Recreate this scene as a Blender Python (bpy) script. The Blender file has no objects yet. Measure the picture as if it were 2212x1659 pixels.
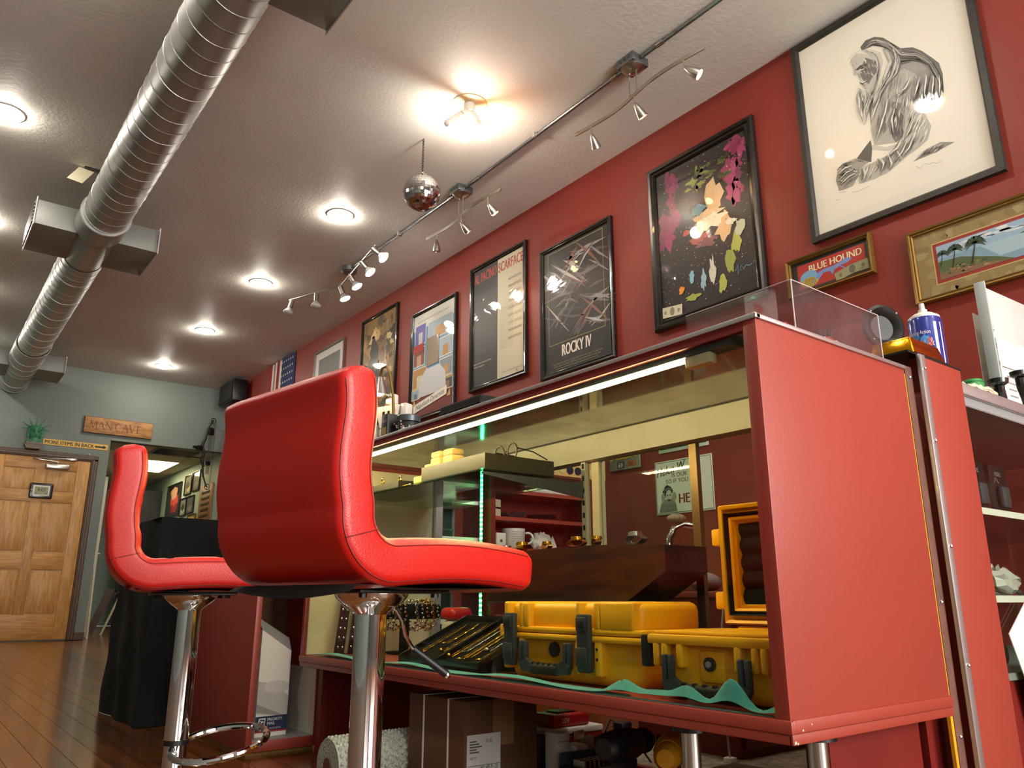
import bpy, bmesh, math, random
from mathutils import Matrix, Vector
random.seed(7)
R = math.radians
sc = bpy.context.scene
col = sc.collection

# ------------------------------------------------------------------ camera
cam_d = bpy.data.cameras.new('camera'); cam = bpy.data.objects.new('camera', cam_d); col.objects.link(cam)
cam_d.sensor_fit = 'HORIZONTAL'; cam_d.sensor_width = 36.0; cam_d.lens = 1683.4 / 2212 * 36.0
cam_d.clip_start = 0.02; cam_d.clip_end = 60
cam.location = (0, 0, 0.475); cam.rotation_euler = (R(90 + 15.448), 0, R(-37.563))
sc.camera = cam

# ------------------------------------------------------------------ world, daylight, exposure
w = bpy.data.worlds.new('world'); sc.world = w; w.use_nodes = True
w.node_tree.nodes['Background'].inputs[0].default_value = (0.75, 0.85, 1.0, 1)
w.node_tree.nodes['Background'].inputs[1].default_value = 0.5
vs = sc.view_settings
sc.display_settings.display_device = 'sRGB'
vs.view_transform = 'Standard'; vs.look = 'None'; vs.gamma = 1.0; vs.use_curve_mapping = False
vs.exposure = 0.68
cy = sc.cycles
cy.use_adaptive_sampling = True; cy.adaptive_threshold = 0.04
cy.max_bounces = 6; cy.diffuse_bounces = 3; cy.glossy_bounces = 3; cy.transmission_bounces = 4; cy.transparent_max_bounces = 16
cy.caustics_reflective = False; cy.caustics_refractive = False

def area(name, loc, rot, sx, sy, watts, color=(1, 1, 1)):
    d = bpy.data.lights.new(name, 'AREA'); d.shape = 'RECTANGLE'; d.size = sx; d.size_y = sy
    d.energy = watts; d.color = color
    o = bpy.data.objects.new(name, d); col.objects.link(o); o.location = loc; o.rotation_euler = rot
    return o
# daylight falling through the two storefront windows behind the camera
area('storefront_daylight', (-1.15, -3.44, 1.55), (R(90), 0, 0), 2.2, 1.9, 34, (1.0, 0.97, 0.93))
area('storefront_daylight', (1.75, -3.44, 1.55), (R(90), 0, 0), 2.2, 1.9, 186, (1.0, 0.97, 0.93))

# ------------------------------------------------------------------ helpers
def lin(h):
    if isinstance(h, str):
        h = h.lstrip('#'); h = h if len(h) == 6 else ''.join(q * 2 for q in h); c = [int(h[i:i + 2], 16) / 255 for i in (0, 2, 4)]
    else:
        c = list(h)
    return tuple((x / 12.92 if x <= 0.04045 else ((x + 0.055) / 1.055) ** 2.4) for x in c)

def nodes(name):
    m = bpy.data.materials.new(name); m.use_nodes = True
    nt = m.node_tree; return m, nt, nt.nodes['Principled BSDF'], nt.nodes['Material Output']

def P(name, c, rough=0.5, metal=0.0, coat=0.0, var=0.0, vscale=8.0, bump=0.0, bscale=60.0, spec=0.5,
      stretch=(1, 1, 1), emit=None, estr=0.0, coat_rough=0.05, sheen=0.0):
    m, nt, b, out = nodes(name)
    c = lin(c)
    b.inputs['Base Color'].default_value = (*c, 1); b.inputs['Roughness'].default_value = rough
    b.inputs['Metallic'].default_value = metal; b.inputs['Coat Weight'].default_value = coat
    b.inputs['Coat Roughness'].default_value = coat_rough
    b.inputs['Specular IOR Level'].default_value = spec; b.inputs['Sheen Weight'].default_value = sheen
    if emit:
        b.inputs['Emission Color'].default_value = (*lin(emit), 1); b.inputs['Emission Strength'].default_value = estr
    tc = nt.nodes.new('ShaderNodeTexCoord'); mp = nt.nodes.new('ShaderNodeMapping')
    mp.inputs['Scale'].default_value = stretch; nt.links.new(tc.outputs['Object'], mp.inputs[0])
    n = nt.nodes.new('ShaderNodeTexNoise'); n.inputs['Scale'].default_value = vscale; n.inputs['Detail'].default_value = 5
    nt.links.new(mp.outputs[0], n.inputs['Vector'])
    rp = nt.nodes.new('ShaderNodeValToRGB')
    v = var or 0.04
    rp.color_ramp.elements[0].position = 0.3; rp.color_ramp.elements[1].position = 0.7
    rp.color_ramp.elements[0].color = (*[max(0, x * (1 - v)) for x in c], 1)
    rp.color_ramp.elements[1].color = (*[min(1, x * (1 + v)) for x in c], 1)
    nt.links.new(n.outputs['Fac'], rp.inputs[0]); nt.links.new(rp.outputs[0], b.inputs['Base Color'])
    if bump:
        n2 = nt.nodes.new('ShaderNodeTexNoise'); n2.inputs['Scale'].default_value = bscale; n2.inputs['Detail'].default_value = 4
        nt.links.new(mp.outputs[0], n2.inputs['Vector'])
        bp = nt.nodes.new('ShaderNodeBump'); bp.inputs['Strength'].default_value = bump; bp.inputs['Distance'].default_value = 0.01
        nt.links.new(n2.outputs['Fac'], bp.inputs['Height']); nt.links.new(bp.outputs[0], b.inputs['Normal'])
    return m

def wood(name, c1, c2, rough=0.4, scale=6.0, stretch=(14, 14, 1), coat=0.0, fine=0.35, bump=0.08):
    m, nt, b, out = nodes(name)
    tc = nt.nodes.new('ShaderNodeTexCoord'); mp = nt.nodes.new('ShaderNodeMapping'); mp.inputs['Scale'].default_value = stretch
    oi = nt.nodes.new('ShaderNodeObjectInfo')
    ad = nt.nodes.new('ShaderNodeVectorMath'); ad.operation = 'ADD'
    ml = nt.nodes.new('ShaderNodeVectorMath'); ml.operation = 'SCALE'; ml.inputs['Scale'].default_value = 37.0
    cx = nt.nodes.new('ShaderNodeCombineXYZ')
    for k in range(3): nt.links.new(oi.outputs['Random'], cx.inputs[k])
    nt.links.new(cx.outputs[0], ml.inputs[0])
    nt.links.new(tc.outputs['Object'], ad.inputs[0]); nt.links.new(ml.outputs[0], ad.inputs[1])
    nt.links.new(ad.outputs[0], mp.inputs[0])
    n = nt.nodes.new('ShaderNodeTexNoise'); n.inputs['Scale'].default_value = scale; n.inputs['Detail'].default_value = 6
    n.inputs['Distortion'].default_value = 0.6
    nt.links.new(mp.outputs[0], n.inputs['Vector'])
    rp = nt.nodes.new('ShaderNodeValToRGB'); rp.color_ramp.elements[0].position = 0.3; rp.color_ramp.elements[1].position = 0.72
    rp.color_ramp.elements[0].color = (*lin(c1), 1); rp.color_ramp.elements[1].color = (*lin(c2), 1)
    nt.links.new(n.outputs['Fac'], rp.inputs[0])
    hs = nt.nodes.new('ShaderNodeHueSaturation'); mr = nt.nodes.new('ShaderNodeMapRange')
    mr.inputs['To Min'].default_value = 1 - fine; mr.inputs['To Max'].default_value = 1 + fine
    nt.links.new(oi.outputs['Random'], mr.inputs[0]); nt.links.new(mr.outputs[0], hs.inputs['Value'])
    nt.links.new(rp.outputs[0], hs.inputs['Color']); nt.links.new(hs.outputs[0], b.inputs['Base Color'])
    b.inputs['Roughness'].default_value = rough; b.inputs['Coat Weight'].default_value = coat; b.inputs['Coat Roughness'].default_value = 0.12
    bp = nt.nodes.new('ShaderNodeBump'); bp.inputs['Strength'].default_value = bump; bp.inputs['Distance'].default_value = 0.004
    nt.links.new(n.outputs['Fac'], bp.inputs['Height']); nt.links.new(bp.outputs[0], b.inputs['Normal'])
    return m

def glass(name, tint='#ffffff', refl=1.0, haze=0.0, hazec='#8a8a78', rough=0.02):
    m, nt, b, out = nodes(name); nt.nodes.remove(b)
    t = nt.nodes.new('ShaderNodeBsdfTransparent'); t.inputs[0].default_value = (*lin(tint), 1)
    g = nt.nodes.new('ShaderNodeBsdfGlossy'); g.inputs['Roughness'].default_value = rough
    lw = nt.nodes.new('ShaderNodeLayerWeight'); lw.inputs[0].default_value = 0.5
    pw = nt.nodes.new('ShaderNodeMath'); pw.operation = 'POWER'; pw.inputs[1].default_value = 4.5
    f = nt.nodes.new('ShaderNodeMath'); f.operation = 'MULTIPLY_ADD'; f.inputs[1].default_value = 0.9; f.inputs[2].default_value = 0.025
    nt.links.new(lw.outputs['Facing'], pw.inputs[0]); nt.links.new(pw.outputs[0], f.inputs[0])
    k = nt.nodes.new('ShaderNodeMath'); k.operation = 'MULTIPLY'; k.inputs[1].default_value = refl; k.use_clamp = True
    mx = nt.nodes.new('ShaderNodeMixShader')
    nt.links.new(f.outputs[0], k.inputs[0]); nt.links.new(k.outputs[0], mx.inputs[0])
    nt.links.new(t.outputs[0], mx.inputs[1]); nt.links.new(g.outputs[0], mx.inputs[2])
    last = mx
    if haze:
        d = nt.nodes.new('ShaderNodeBsdfDiffuse'); d.inputs[0].default_value = (*lin(hazec), 1)
        tc = nt.nodes.new('ShaderNodeTexCoord'); n = nt.nodes.new('ShaderNodeTexNoise'); n.inputs['Scale'].default_value = 9; n.inputs['Detail'].default_value = 6
        nt.links.new(tc.outputs['Object'], n.inputs['Vector'])
        q = nt.nodes.new('ShaderNodeMapRange'); q.inputs['From Min'].default_value = 0.3; q.inputs['From Max'].default_value = 0.7
        q.inputs['To Min'].default_value = haze * 0.5; q.inputs['To Max'].default_value = haze * 1.5
        nt.links.new(n.outputs['Fac'], q.inputs[0])
        m2 = nt.nodes.new('ShaderNodeMixShader'); nt.links.new(q.outputs[0], m2.inputs[0])
        nt.links.new(mx.outputs[0], m2.inputs[1]); nt.links.new(d.outputs[0], m2.inputs[2]); last = m2
    nt.links.new(last.outputs[0], out.inputs[0])
    return m

def emis(name, c, s):
    m, nt, b, out = nodes(name)
    b.inputs['Base Color'].default_value = (*lin(c), 1)
    b.inputs['Emission Color'].default_value = (*lin(c), 1); b.inputs['Emission Strength'].default_value = s
    return m

class M:
    """collects shapes of one mesh"""
    def __init__(s): s.v = []; s.f = []
    def add(s, vs, fs):
        k = len(s.v); s.v += [tuple(x) for x in vs]; s.f += [tuple(i + k for i in f) for f in fs]; return s
    def join(s, o, mat=None):
        vs = [tuple(mat @ Vector(x)) for x in o.v] if mat else o.v
        return s.add(vs, o.f)
    def xf(s, mat): s.v = [tuple(mat @ Vector(x)) for x in s.v]; return s
    def box(s, x0, x1, y0, y1, z0, z1):
        return s.add([(x0, y0, z0), (x1, y0, z0), (x1, y1, z0), (x0, y1, z0), (x0, y0, z1), (x1, y0, z1), (x1, y1, z1), (x0, y1, z1)],
                     [(0, 3, 2, 1), (4, 5, 6, 7), (0, 1, 5, 4), (1, 2, 6, 5), (2, 3, 7, 6), (3, 0, 4, 7)])
    def rbox(s, x0, x1, y0, y1, z0, z1, r=0.005, seg=2):
        bm = bmesh.new(); bmesh.ops.create_cube(bm, size=1)
        for v in bm.verts:
            v.co = Vector(((x0 + x1) / 2 + v.co.x * (x1 - x0), (y0 + y1) / 2 + v.co.y * (y1 - y0), (z0 + z1) / 2 + v.co.z * (z1 - z0)))
        r = min(r, 0.49 * min(abs(x1 - x0), abs(y1 - y0), abs(z1 - z0)))
        bmesh.ops.bevel(bm, geom=bm.edges[:], offset=r, segments=seg, profile=0.5, affect='EDGES')
        bm.verts.index_update()
        s.add([v.co[:] for v in bm.verts], [[v.index for v in f.verts] for f in bm.faces]); bm.free(); return s
    def cyl(s, p, q, r0, r1=None, n=16, cap=True):
        r1 = r0 if r1 is None else r1
        p, q = Vector(p), Vector(q); d = (q - p).normalized()
        a = d.orthogonal().normalized(); b = d.cross(a)
        vs = []
        for c, r in ((p, r0), (q, r1)):
            for i in range(n):
                t = 2 * math.pi * i / n; vs.append(c + (a * math.cos(t) + b * math.sin(t)) * r)
        fs = [(i, (i + 1) % n, n + (i + 1) % n, n + i) for i in range(n)]
        if cap: fs += [tuple(range(n - 1, -1, -1)), tuple(range(n, 2 * n))]
        return s.add(vs, fs)
    def tube(s, pts, r, n=8, closed=False, cap=True):
        pts = [Vector(p) for p in pts]; k = len(pts); vs = []; rr = r if isinstance(r, (list, tuple)) else [r] * k
        a = None
        for i, p in enumerate(pts):
            if closed: d = pts[(i + 1) % k] - pts[i - 1]
            else: d = pts[min(i + 1, k - 1)] - pts[max(i - 1, 0)]
            d.normalize()
            if a is None: a = d.orthogonal().normalized()
            a = (a - d * a.dot(d)); a = a.normalized() if a.length > 1e-6 else d.orthogonal().normalized()
            b = d.cross(a)
            for j in range(n):
                t = 2 * math.pi * j / n; vs.append(p + (a * math.cos(t) + b * math.sin(t)) * rr[i])
        fs = []
        for i in range(k if closed else k - 1):
            for j in range(n):
                fs.append((i * n + j, i * n + (j + 1) % n, ((i + 1) % k) * n + (j + 1) % n, ((i + 1) % k) * n + j))
        if cap and not closed: fs += [tuple(range(n - 1, -1, -1)), tuple(range((k - 1) * n, k * n))]
        return s.add(vs, fs)
    def lathe(s, prof, c=(0, 0, 0), n=24):
        vs = []
        for r, z in prof:
            for i in range(n):
                t = 2 * math.pi * i / n; vs.append((c[0] + r * math.cos(t), c[1] + r * math.sin(t), c[2] + z))
        fs = []
        for j in range(len(prof) - 1):
            for i in range(n): fs.append((j * n + i, j * n + (i + 1) % n, (j + 1) * n + (i + 1) % n, (j + 1) * n + i))
        if prof[0][0] > 1e-5: fs.append(tuple(range(n - 1, -1, -1)))
        if prof[-1][0] > 1e-5: fs.append(tuple(range((len(prof) - 1) * n, len(prof) * n)))
        return s.add(vs, fs)
    def prism(s, pts, a0, a1, axis='y'):
        def p3(p, a): return (p[0], a, p[1]) if axis == 'y' else ((a, p[0], p[1]) if axis == 'x' else (p[0], p[1], a))
        n = len(pts); vs = [p3(p, a0) for p in pts] + [p3(p, a1) for p in pts]
        return s.add(vs, [tuple(range(n)), tuple(range(2 * n - 1, n - 1, -1))] + [(i, i + n, (i + 1) % n + n, (i + 1) % n) for i in range(n)])
    def ball(s, c, r, nu=16, nv=10, sc=(1, 1, 1)):
        vs = [(c[0], c[1], c[2] + r * sc[2])]
        for j in range(1, nv):
            ph = math.pi * j / nv
            for i in range(nu):
                t = 2 * math.pi * i / nu
                vs.append((c[0] + r * sc[0] * math.sin(ph) * math.cos(t), c[1] + r * sc[1] * math.sin(ph) * math.sin(t), c[2] + r * sc[2] * math.cos(ph)))
        vs.append((c[0], c[1], c[2] - r * sc[2])); k = len(vs) - 1
        fs = [(0, 1 + i, 1 + (i + 1) % nu) for i in range(nu)]
        for j in range(nv - 2):
            for i in range(nu): fs.append((1 + j * nu + i, 1 + (j + 1) * nu + i, 1 + (j + 1) * nu + (i + 1) % nu, 1 + j * nu + (i + 1) % nu))
        b = 1 + (nv - 2) * nu
        fs += [(k, b + (i + 1) % nu, b + i) for i in range(nu)]
        return s.add(vs, fs)
    def torus(s, c, Rr, r, n=32, k=8, axis='z', a0=0, a1=2 * math.pi):
        full = abs(a1 - a0) > 6.28
        pts = []
        for i in range(n if full else n + 1):
            t = a0 + (a1 - a0) * i / n; u, v = Rr * math.cos(t), Rr * math.sin(t)
            pts.append({'z': (c[0] + u, c[1] + v, c[2]), 'y': (c[0] + u, c[1], c[2] + v), 'x': (c[0], c[1] + u, c[2] + v)}[axis])
        return s.tube(pts, r, k, closed=full)
    def grid(s, fn, nu, nv):
        vs = [fn(i / nu, j / nv) for j in range(nv + 1) for i in range(nu + 1)]
        return s.add(vs, [(j * (nu + 1) + i, j * (nu + 1) + i + 1, (j + 1) * (nu + 1) + i + 1, (j + 1) * (nu + 1) + i) for j in range(nv) for i in range(nu)])

def link(name, me, parent=None):
    o = bpy.data.objects.new(name, me); col.objects.link(o)
    if parent is not None: o.parent = parent
    return o

def obj(name, m, mat, parent=None, smooth=35, off=None):
    me = bpy.data.meshes.new(name)
    vs = m.v if off is None else [(x - off[0], y - off[1], z - off[2]) for x, y, z in m.v]
    me.from_pydata(vs, [], m.f); me.validate(verbose=False)
    bm = bmesh.new(); bm.from_mesh(me); bmesh.ops.recalc_face_normals(bm, faces=bm.faces[:]); bm.to_mesh(me); bm.free()
    if smooth:
        me.polygons.foreach_set('use_smooth', [True] * len(me.polygons)); me.set_sharp_from_angle(angle=R(smooth))
    me.materials.append(mat)
    o = link(name, me, parent)
    if off is not None: o.location = off
    return o

def tag(o, label, cat, group=None, kind=None):
    o['label'] = label; o['category'] = cat
    if group: o['group'] = group
    if kind: o['kind'] = kind
    return o

def thing(name, label, cat, loc=(0, 0, 0), rz=0.0, group=None):
    o = bpy.data.objects.new(name, None); o.empty_display_size = 0.05; col.objects.link(o)
    o.location = loc; o.rotation_euler = (0, 0, R(rz)); return tag(o, label, cat, group)

def struct(name, m, mat, parent=None, smooth=0):
    o = obj(name, m, mat, parent, smooth)
    if parent is None: o['kind'] = 'structure'
    return o

def dup(o, parent=None):
    c = o.copy(); col.objects.link(c); c.parent = parent
    for ch in [x for x in bpy.data.objects if x.parent == o]: dup(ch, c)
    return c

# flat print: coloured polygons on one sheet, colour kept per face
def printmat(name, rough=0.4, coat=0.0, wav=0.0, wscale=9.0, cr=0.03):
    m, nt, b, out = nodes(name)
    a = nt.nodes.new('ShaderNodeVertexColor'); a.layer_name = 'ink'
    nt.links.new(a.outputs[0], b.inputs['Base Color']); b.inputs['Roughness'].default_value = rough
    b.inputs['Coat Weight'].default_value = coat; b.inputs['Coat Roughness'].default_value = cr
    if wav:
        tc = nt.nodes.new('ShaderNodeTexCoord'); n = nt.nodes.new('ShaderNodeTexNoise'); n.inputs['Scale'].default_value = wscale
        n.inputs['Distortion'].default_value = 1.5
        nt.links.new(tc.outputs['Object'], n.inputs['Vector'])
        bp = nt.nodes.new('ShaderNodeBump'); bp.inputs['Strength'].default_value = wav; bp.inputs['Distance'].default_value = 0.02
        nt.links.new(n.outputs['Fac'], bp.inputs['Height']); nt.links.new(bp.outputs[0], b.inputs['Coat Normal'])
    return m
_txt = {}
def glyphs(s, shear=0.0):
    k = (s, shear)
    if k not in _txt:
        cu = bpy.data.curves.new('t', 'FONT'); cu.body = s; cu.size = 1.0; cu.align_x = 'LEFT'; cu.shear = shear; cu.resolution_u = 3
        o = bpy.data.objects.new('t', cu); me = bpy.data.meshes.new_from_object(o)
        _txt[k] = ([(v.co.x, v.co.y) for v in me.vertices], [tuple(p.vertices) for p in me.polygons])
        bpy.data.meshes.remove(me); bpy.data.objects.remove(o); bpy.data.curves.remove(cu)
    return _txt[k]

class Art:
    """u to the reader's right, v up, facing local -y; every call is one layer of ink above the last"""
    def __init__(s, eps=0.00012): s.v = []; s.f = []; s.c = []; s.k = 0; s.eps = eps
    def _add(s, pts, faces, c, keep=False):
        if not keep: s.k += 1
        b = len(s.v); y = -s.eps * s.k; s.v += [(p[0], y, p[1]) for p in pts]
        s.f += [tuple(i + b for i in f) for f in faces]; s.c += [lin(c)] * len(faces); return s
    def poly(s, pts, c, keep=False): return s._add(pts, [tuple(range(len(pts)))], c, keep)
    def rect(s, x0, x1, z0, z1, c, keep=False): return s.poly([(x0, z0), (x1, z0), (x1, z1), (x0, z1)], c, keep)
    def ell(s, x, z, rx, rz, c, n=20, keep=False, rot=0.0):
        ct, st = math.cos(R(rot)), math.sin(R(rot)); pts = []
        for i in range(n):
            a, b = rx * math.cos(2 * math.pi * i / n), rz * math.sin(2 * math.pi * i / n); pts.append((x + a * ct - b * st, z + a * st + b * ct))
        return s.poly(pts, c, keep)
    def blob(s, x, z, rx, rz, c, j=0.3, n=16, keep=False, rnd=random):
        return s.poly([(x + rx * (1 + j * (rnd.random() - .5) * 2) * math.cos(2 * math.pi * i / n), z + rz * (1 + j * (rnd.random() - .5) * 2) * math.sin(2 * math.pi * i / n)) for i in range(n)], c, keep)
    def line(s, pts, wd, c, keep=False):
        k = len(pts); L = []; Q = []
        for i, p in enumerate(pts):
            a, b = pts[max(i - 1, 0)], pts[min(i + 1, k - 1)]
            dx, dz = b[0] - a[0], b[1] - a[1]; l = math.hypot(dx, dz) or 1; h = (wd[i] if isinstance(wd, (list, tuple)) else wd) / 2
            L.append((p[0] - dz / l * h, p[1] + dx / l * h)); Q.append((p[0] + dz / l * h, p[1] - dx / l * h))
        return s._add(L + Q, [(i, i + 1, k + i + 1, k + i) for i in range(k - 1)], c, keep)
    def text(s, t, x, z, h, c, width=None, rot=0.0, shear=0.0, bold=0.0, center=False):
        vs, fs = glyphs(t, shear)
        if not fs: return s
        x0 = min(v[0] for v in vs); x1 = max(v[0] for v in vs); ys = [v[1] for v in vs]
        sy = h / 0.72; sx = sy if width is None else width / (x1 - x0); ct, st = math.cos(R(rot)), math.sin(R(rot))
        sh = (x1 - x0) * sx / 2 if center else 0
        for k, d in enumerate(([0.0, bold, -bold] if bold else [0.0])):
            pts = [((v[0] - x0) * sx - sh + d, v[1] * sy) for v in vs]
            s._add([(x + a * ct - b * st, z + a * st + b * ct) for a, b in pts], fs, c)
        return s
    def build(s, name, mat, parent, loc=(0, 0, 0), rot=(0, 0, 0)):
        me = bpy.data.meshes.new(name); me.from_pydata(s.v, [], s.f)
        at = me.color_attributes.new('ink', 'FLOAT_COLOR', 'CORNER'); i = 0; buf = []
        for p, c in zip(me.polygons, s.c): buf += [*c, 1.0] * len(p.vertices)
        at.data.foreach_set('color', buf); me.materials.append(mat)
        o = link(name, me, parent); o.location = loc; o.rotation_euler = rot; return o

# ------------------------------------------------------------------ materials
MT = {}
MT['ceil'] = P('ceiling_paint', '#e4e2da', 0.55, var=0.06, vscale=1.2, bump=0.2, bscale=45, spec=0.4)
MT['redwall'] = P('red_wall_paint', '#822b1e', 0.5, var=0.05, vscale=2.0, bump=0.05, bscale=90)
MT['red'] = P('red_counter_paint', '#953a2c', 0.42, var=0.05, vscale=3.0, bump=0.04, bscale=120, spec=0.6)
MT['reddark'] = P('dark_and_shaded_red_paint', '#6e1a12', 0.45, var=0.08, vscale=4.0)  # dark red; on the kick and recess panels it stands in for shade
MT['grey'] = P('grey_green_paint', '#757f78', 0.6, var=0.03, vscale=1.5)
MT['blue'] = P('pale_blue_paint', '#9fb3ae', 0.6, var=0.03)
MT['tile'] = P('ceiling_tile', '#c9c3a8', 0.8, var=0.04)
MT['trim'] = wood('dark_trim_wood', '#33210f', '#4f3419', 0.4)
MT['board'] = wood('oak_floor', '#42230b', '#7a4616', 0.22, 3.0, (9, 1, 9), coat=0.5, fine=0.22)
MT['oak'] = wood('door_oak', '#a87636', '#d6a25a', 0.42, 5.0, (10, 10, 1.0), fine=0.05)
MT['oakh'] = wood('door_oak_rail', '#a87636', '#d39d55', 0.42, 5.0, (1.0, 10, 10), fine=0.05)
MT['white'] = P('white_paint', '#e4e0d6', 0.5)
MT['cream'] = P('cream_laminate', '#d9d2b4', 0.4, var=0.06, vscale=5)
MT['black'] = P('black_plastic', '#0d0d0e', 0.4)
MT['matte'] = P('matte_black', '#0b0b0b', 0.85)
MT['velvet'] = P('black_velvet', '#050404', 0.9, spec=0.2)
MT['gloss'] = P('gloss_black_frame', '#0b0a0a', 0.25, coat=0.6, bump=0.03)
MT['steel'] = P('brushed_steel', '#b9b4ab', 0.28, 1.0)
MT['galv'] = P('galvanised_steel', '#b9bab6', 0.42, 0.7, var=0.08, vscale=3)
MT['conduit'] = P('conduit_steel', '#7c8184', 0.38, 0.9)
MT['chrome'] = P('chrome', '#e2e2e4', 0.06, 1.0)
MT['alu'] = P('aluminium', '#c9cac8', 0.35, 0.85)
MT['bronze'] = P('bronze_anodised', '#7a6440', 0.35, 0.7)
MT['gold'] = P('gold', '#d9a13a', 0.22, 1.0)
MT['brass'] = P('antique_gold', '#8a6a34', 0.4, 0.7, bump=0.1)
MT['silver'] = P('silver', '#c9c8c4', 0.22, 1.0)
MT['yellow'] = P('yellow_plastic', '#ffbc10', 0.42, bump=0.03, bscale=300)
MT['slate'] = P('slate_plastic', '#353c42', 0.5)
MT['leather'] = P('red_leather', '#bf1a12', 0.36, bump=0.12, bscale=420, var=0.04, spec=0.5)
MT['piping'] = P('dark_red_seam', '#7a0c07', 0.5)
MT['teal'] = P('teal_cloth', '#3f9fa0', 0.9, var=0.12, vscale=30, bump=0.1, bscale=500, sheen=0.3)
MT['kraft'] = P('kraft_cardboard', '#5e3c22', 0.75, var=0.06, vscale=10)
MT['paper'] = P('white_paper', '#dedad0', 0.6)
MT['pgrey'] = P('grey_plastic', '#8c8d8e', 0.5)
MT['rubber'] = P('rubber', '#1a1918', 0.7)
MT['glass'] = glass('clear_glass', '#f2f7f2', 0.55)
MT['topglass'] = glass('reflection_haze_glass', '#d6d8cc', 2.2, haze=0.24, hazec='#a39f90', rough=0.06)  # grey diffuse veil painted in for reflections seen in the underside
MT['greenglass'] = glass('green_edged_glass', '#cfe3d3', 1.0)
MT['acrylic'] = glass('scratched_acrylic', '#f6f2f2', 1.0, haze=0.025, hazec='#d8cfcf', rough=0.05)
MT['led'] = emis('warm_led', '#ffdfa2', 115.0)
MT['greenled'] = emis('green_led', '#2dff80', 80.0)
MT['lamp'] = emis('lamp_white', '#fff5e6', 150.0)
MT['bulb'] = emis('track_bulb_white', '#fff4e2', 22.0)
MT['warmbulb'] = emis('halogen_warm', '#ffc37a', 30.0)
MT['amber'] = emis('amber_bulb', '#ffb066', 34.0)
MT['print'] = printmat('print_matt', 0.6)
MT['glazed'] = printmat('print_under_glass', 0.5, 1.0)
MT['wavy'] = printmat('print_under_film', 0.5, 1.0, 0.3, 3.2, 0.05)

# ------------------------------------------------------------------ the room
XW, YF, YB, XL, ZC = 3.395, 11.08, -3.5, -2.7, 3.36
floor = struct('floor', M().box(XL, XW, YB, 16.6, -0.1, -0.004), wood('floor_far', '#42230b', '#7a4616', 0.25, 3.0, (9, 1, 9), coat=0.4))
def boards(x0, x1, y0, y1, wd=0.083):
    n = int(round((x1 - x0) / wd)); rnd = random.Random(3)
    base = None
    for i in range(n):
        y = y0 - rnd.random() * 1.4
        while y < y1:
            ln = rnd.choice((0.9, 1.5, 2.1))
            a, b = max(y, y0), min(y + ln, y1)
            if b - a > 0.05:
                m = M().box(0.0008, wd - 0.0008, 0, b - a - 0.0015, -0.006, 0)
                o = obj('floor_board', m, MT['board'], floor, 0); o.location = (x0 + i * wd, a, 0)
            y += ln
boards(0.1, 1.4, 2.2, YF)
boards(1.4, 3.3, 1.6, 4.4)
struct('ceiling', M().box(XL, XW, YB, YF, ZC, ZC + 0.12), MT['ceil'])
struct('wall_right', M().box(XW, XW + 0.15, YB, YF, 0, ZC), MT['redwall'])
struct('wall_left', M().box(XL - 0.15, XL, YB, YF, 0, ZC), MT['grey'])
# far wall around the passage opening (x 1.94 to 3.395, up to 2.47)
struct('wall_far', M().box(XL, 1.94, YF, YF + 0.15, 0, ZC).box(1.94, XW, YF, YF + 0.15, 2.47, ZC), MT['grey'])
# shop front behind the camera, two windows
m = M(); m.box(XL, -2.25, YB - 0.15, YB, 0, ZC); m.box(-0.05, 0.65, YB - 0.15, YB, 0, ZC); m.box(2.85, XW, YB - 0.15, YB, 0, ZC)
for a, b in ((-2.25, -0.05), (0.65, 2.85)): m.box(a, b, YB - 0.15, YB, 0, 0.6); m.box(a, b, YB - 0.15, YB, 2.5, ZC)
struct('wall_back', m, MT['grey'])
for k, (a, b) in enumerate(((-2.25, -0.05), (0.65, 2.85))):
    f = struct('window_%d' % (k + 1), M().box(a, b, YB - 0.12, YB - 0.06, 0.6, 0.66).box(a, b, YB - 0.12, YB - 0.06, 2.44, 2.5).box(a, a + .06, YB - .12, YB - .06, .66, 2.44).box(b - .06, b, YB - .12, YB - .06, .66, 2.44), MT['alu'])
    obj('pane', M().box(a + .06, b - .06, YB - 0.095, YB - 0.09, 0.66, 2.44), MT['glass'], f)
# passage behind the opening
struct('wall_hall_right', M().box(XW, XW + 0.15, YF + 0.0, 16.6, 0, 2.6), MT['blue'])
struct('wall_hall_left', M().box(1.80, 1.94, YF + 0.15, 16.6, 0, 2.6), MT['blue'])
struct('wall_hall_far', M().box(1.8, XW, 16.6, 16.75, 0, 2.6), MT['blue'])
hc = struct('ceiling_hall', M().box(1.8, XW, YF + 0.15, 16.6, 2.5, 2.6), MT['tile'])
for i in range(3):
    for j in range(8):
        x0, y0 = 1.96 + i * 0.61, YF + 0.17 + j * 0.61
        x1 = min(x0 + 0.595, XW - 0.01)
        if (i, j) in ((1, 2), (1, 3), (1, 0)): continue
        if x1 - x0 > 0.05: obj('ceiling_tile', M().box(x0, x1, y0, y0 + 0.595, 2.478, 2.499), MT['tile'], hc, 0)
t = thing('ceiling_light_panel', 'glowing square fluorescent panel set in the hallway tile ceiling', 'ceiling light', (2.865, 12.98, 2.478))
obj('frame', M().box(-.3, .3, -.61, -.59, -.006, .018).box(-.3, .3, .59, .61, -.006, .018).box(-.3, -.28, -.59, .59, -.006, .018).box(.28, .3, -.59, .59, -.006, .018), MT['white'], t, 0)
obj('diffuser', M().box(-.28, .28, -.59, .59, .0, .012), emis('panel_glow', '#ffe9b0', 7.0), t, 0)
t = thing('air_vent', 'dark louvred air vent in the hallway tile ceiling', 'vent', (2.865, 11.56, 2.478))
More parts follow.
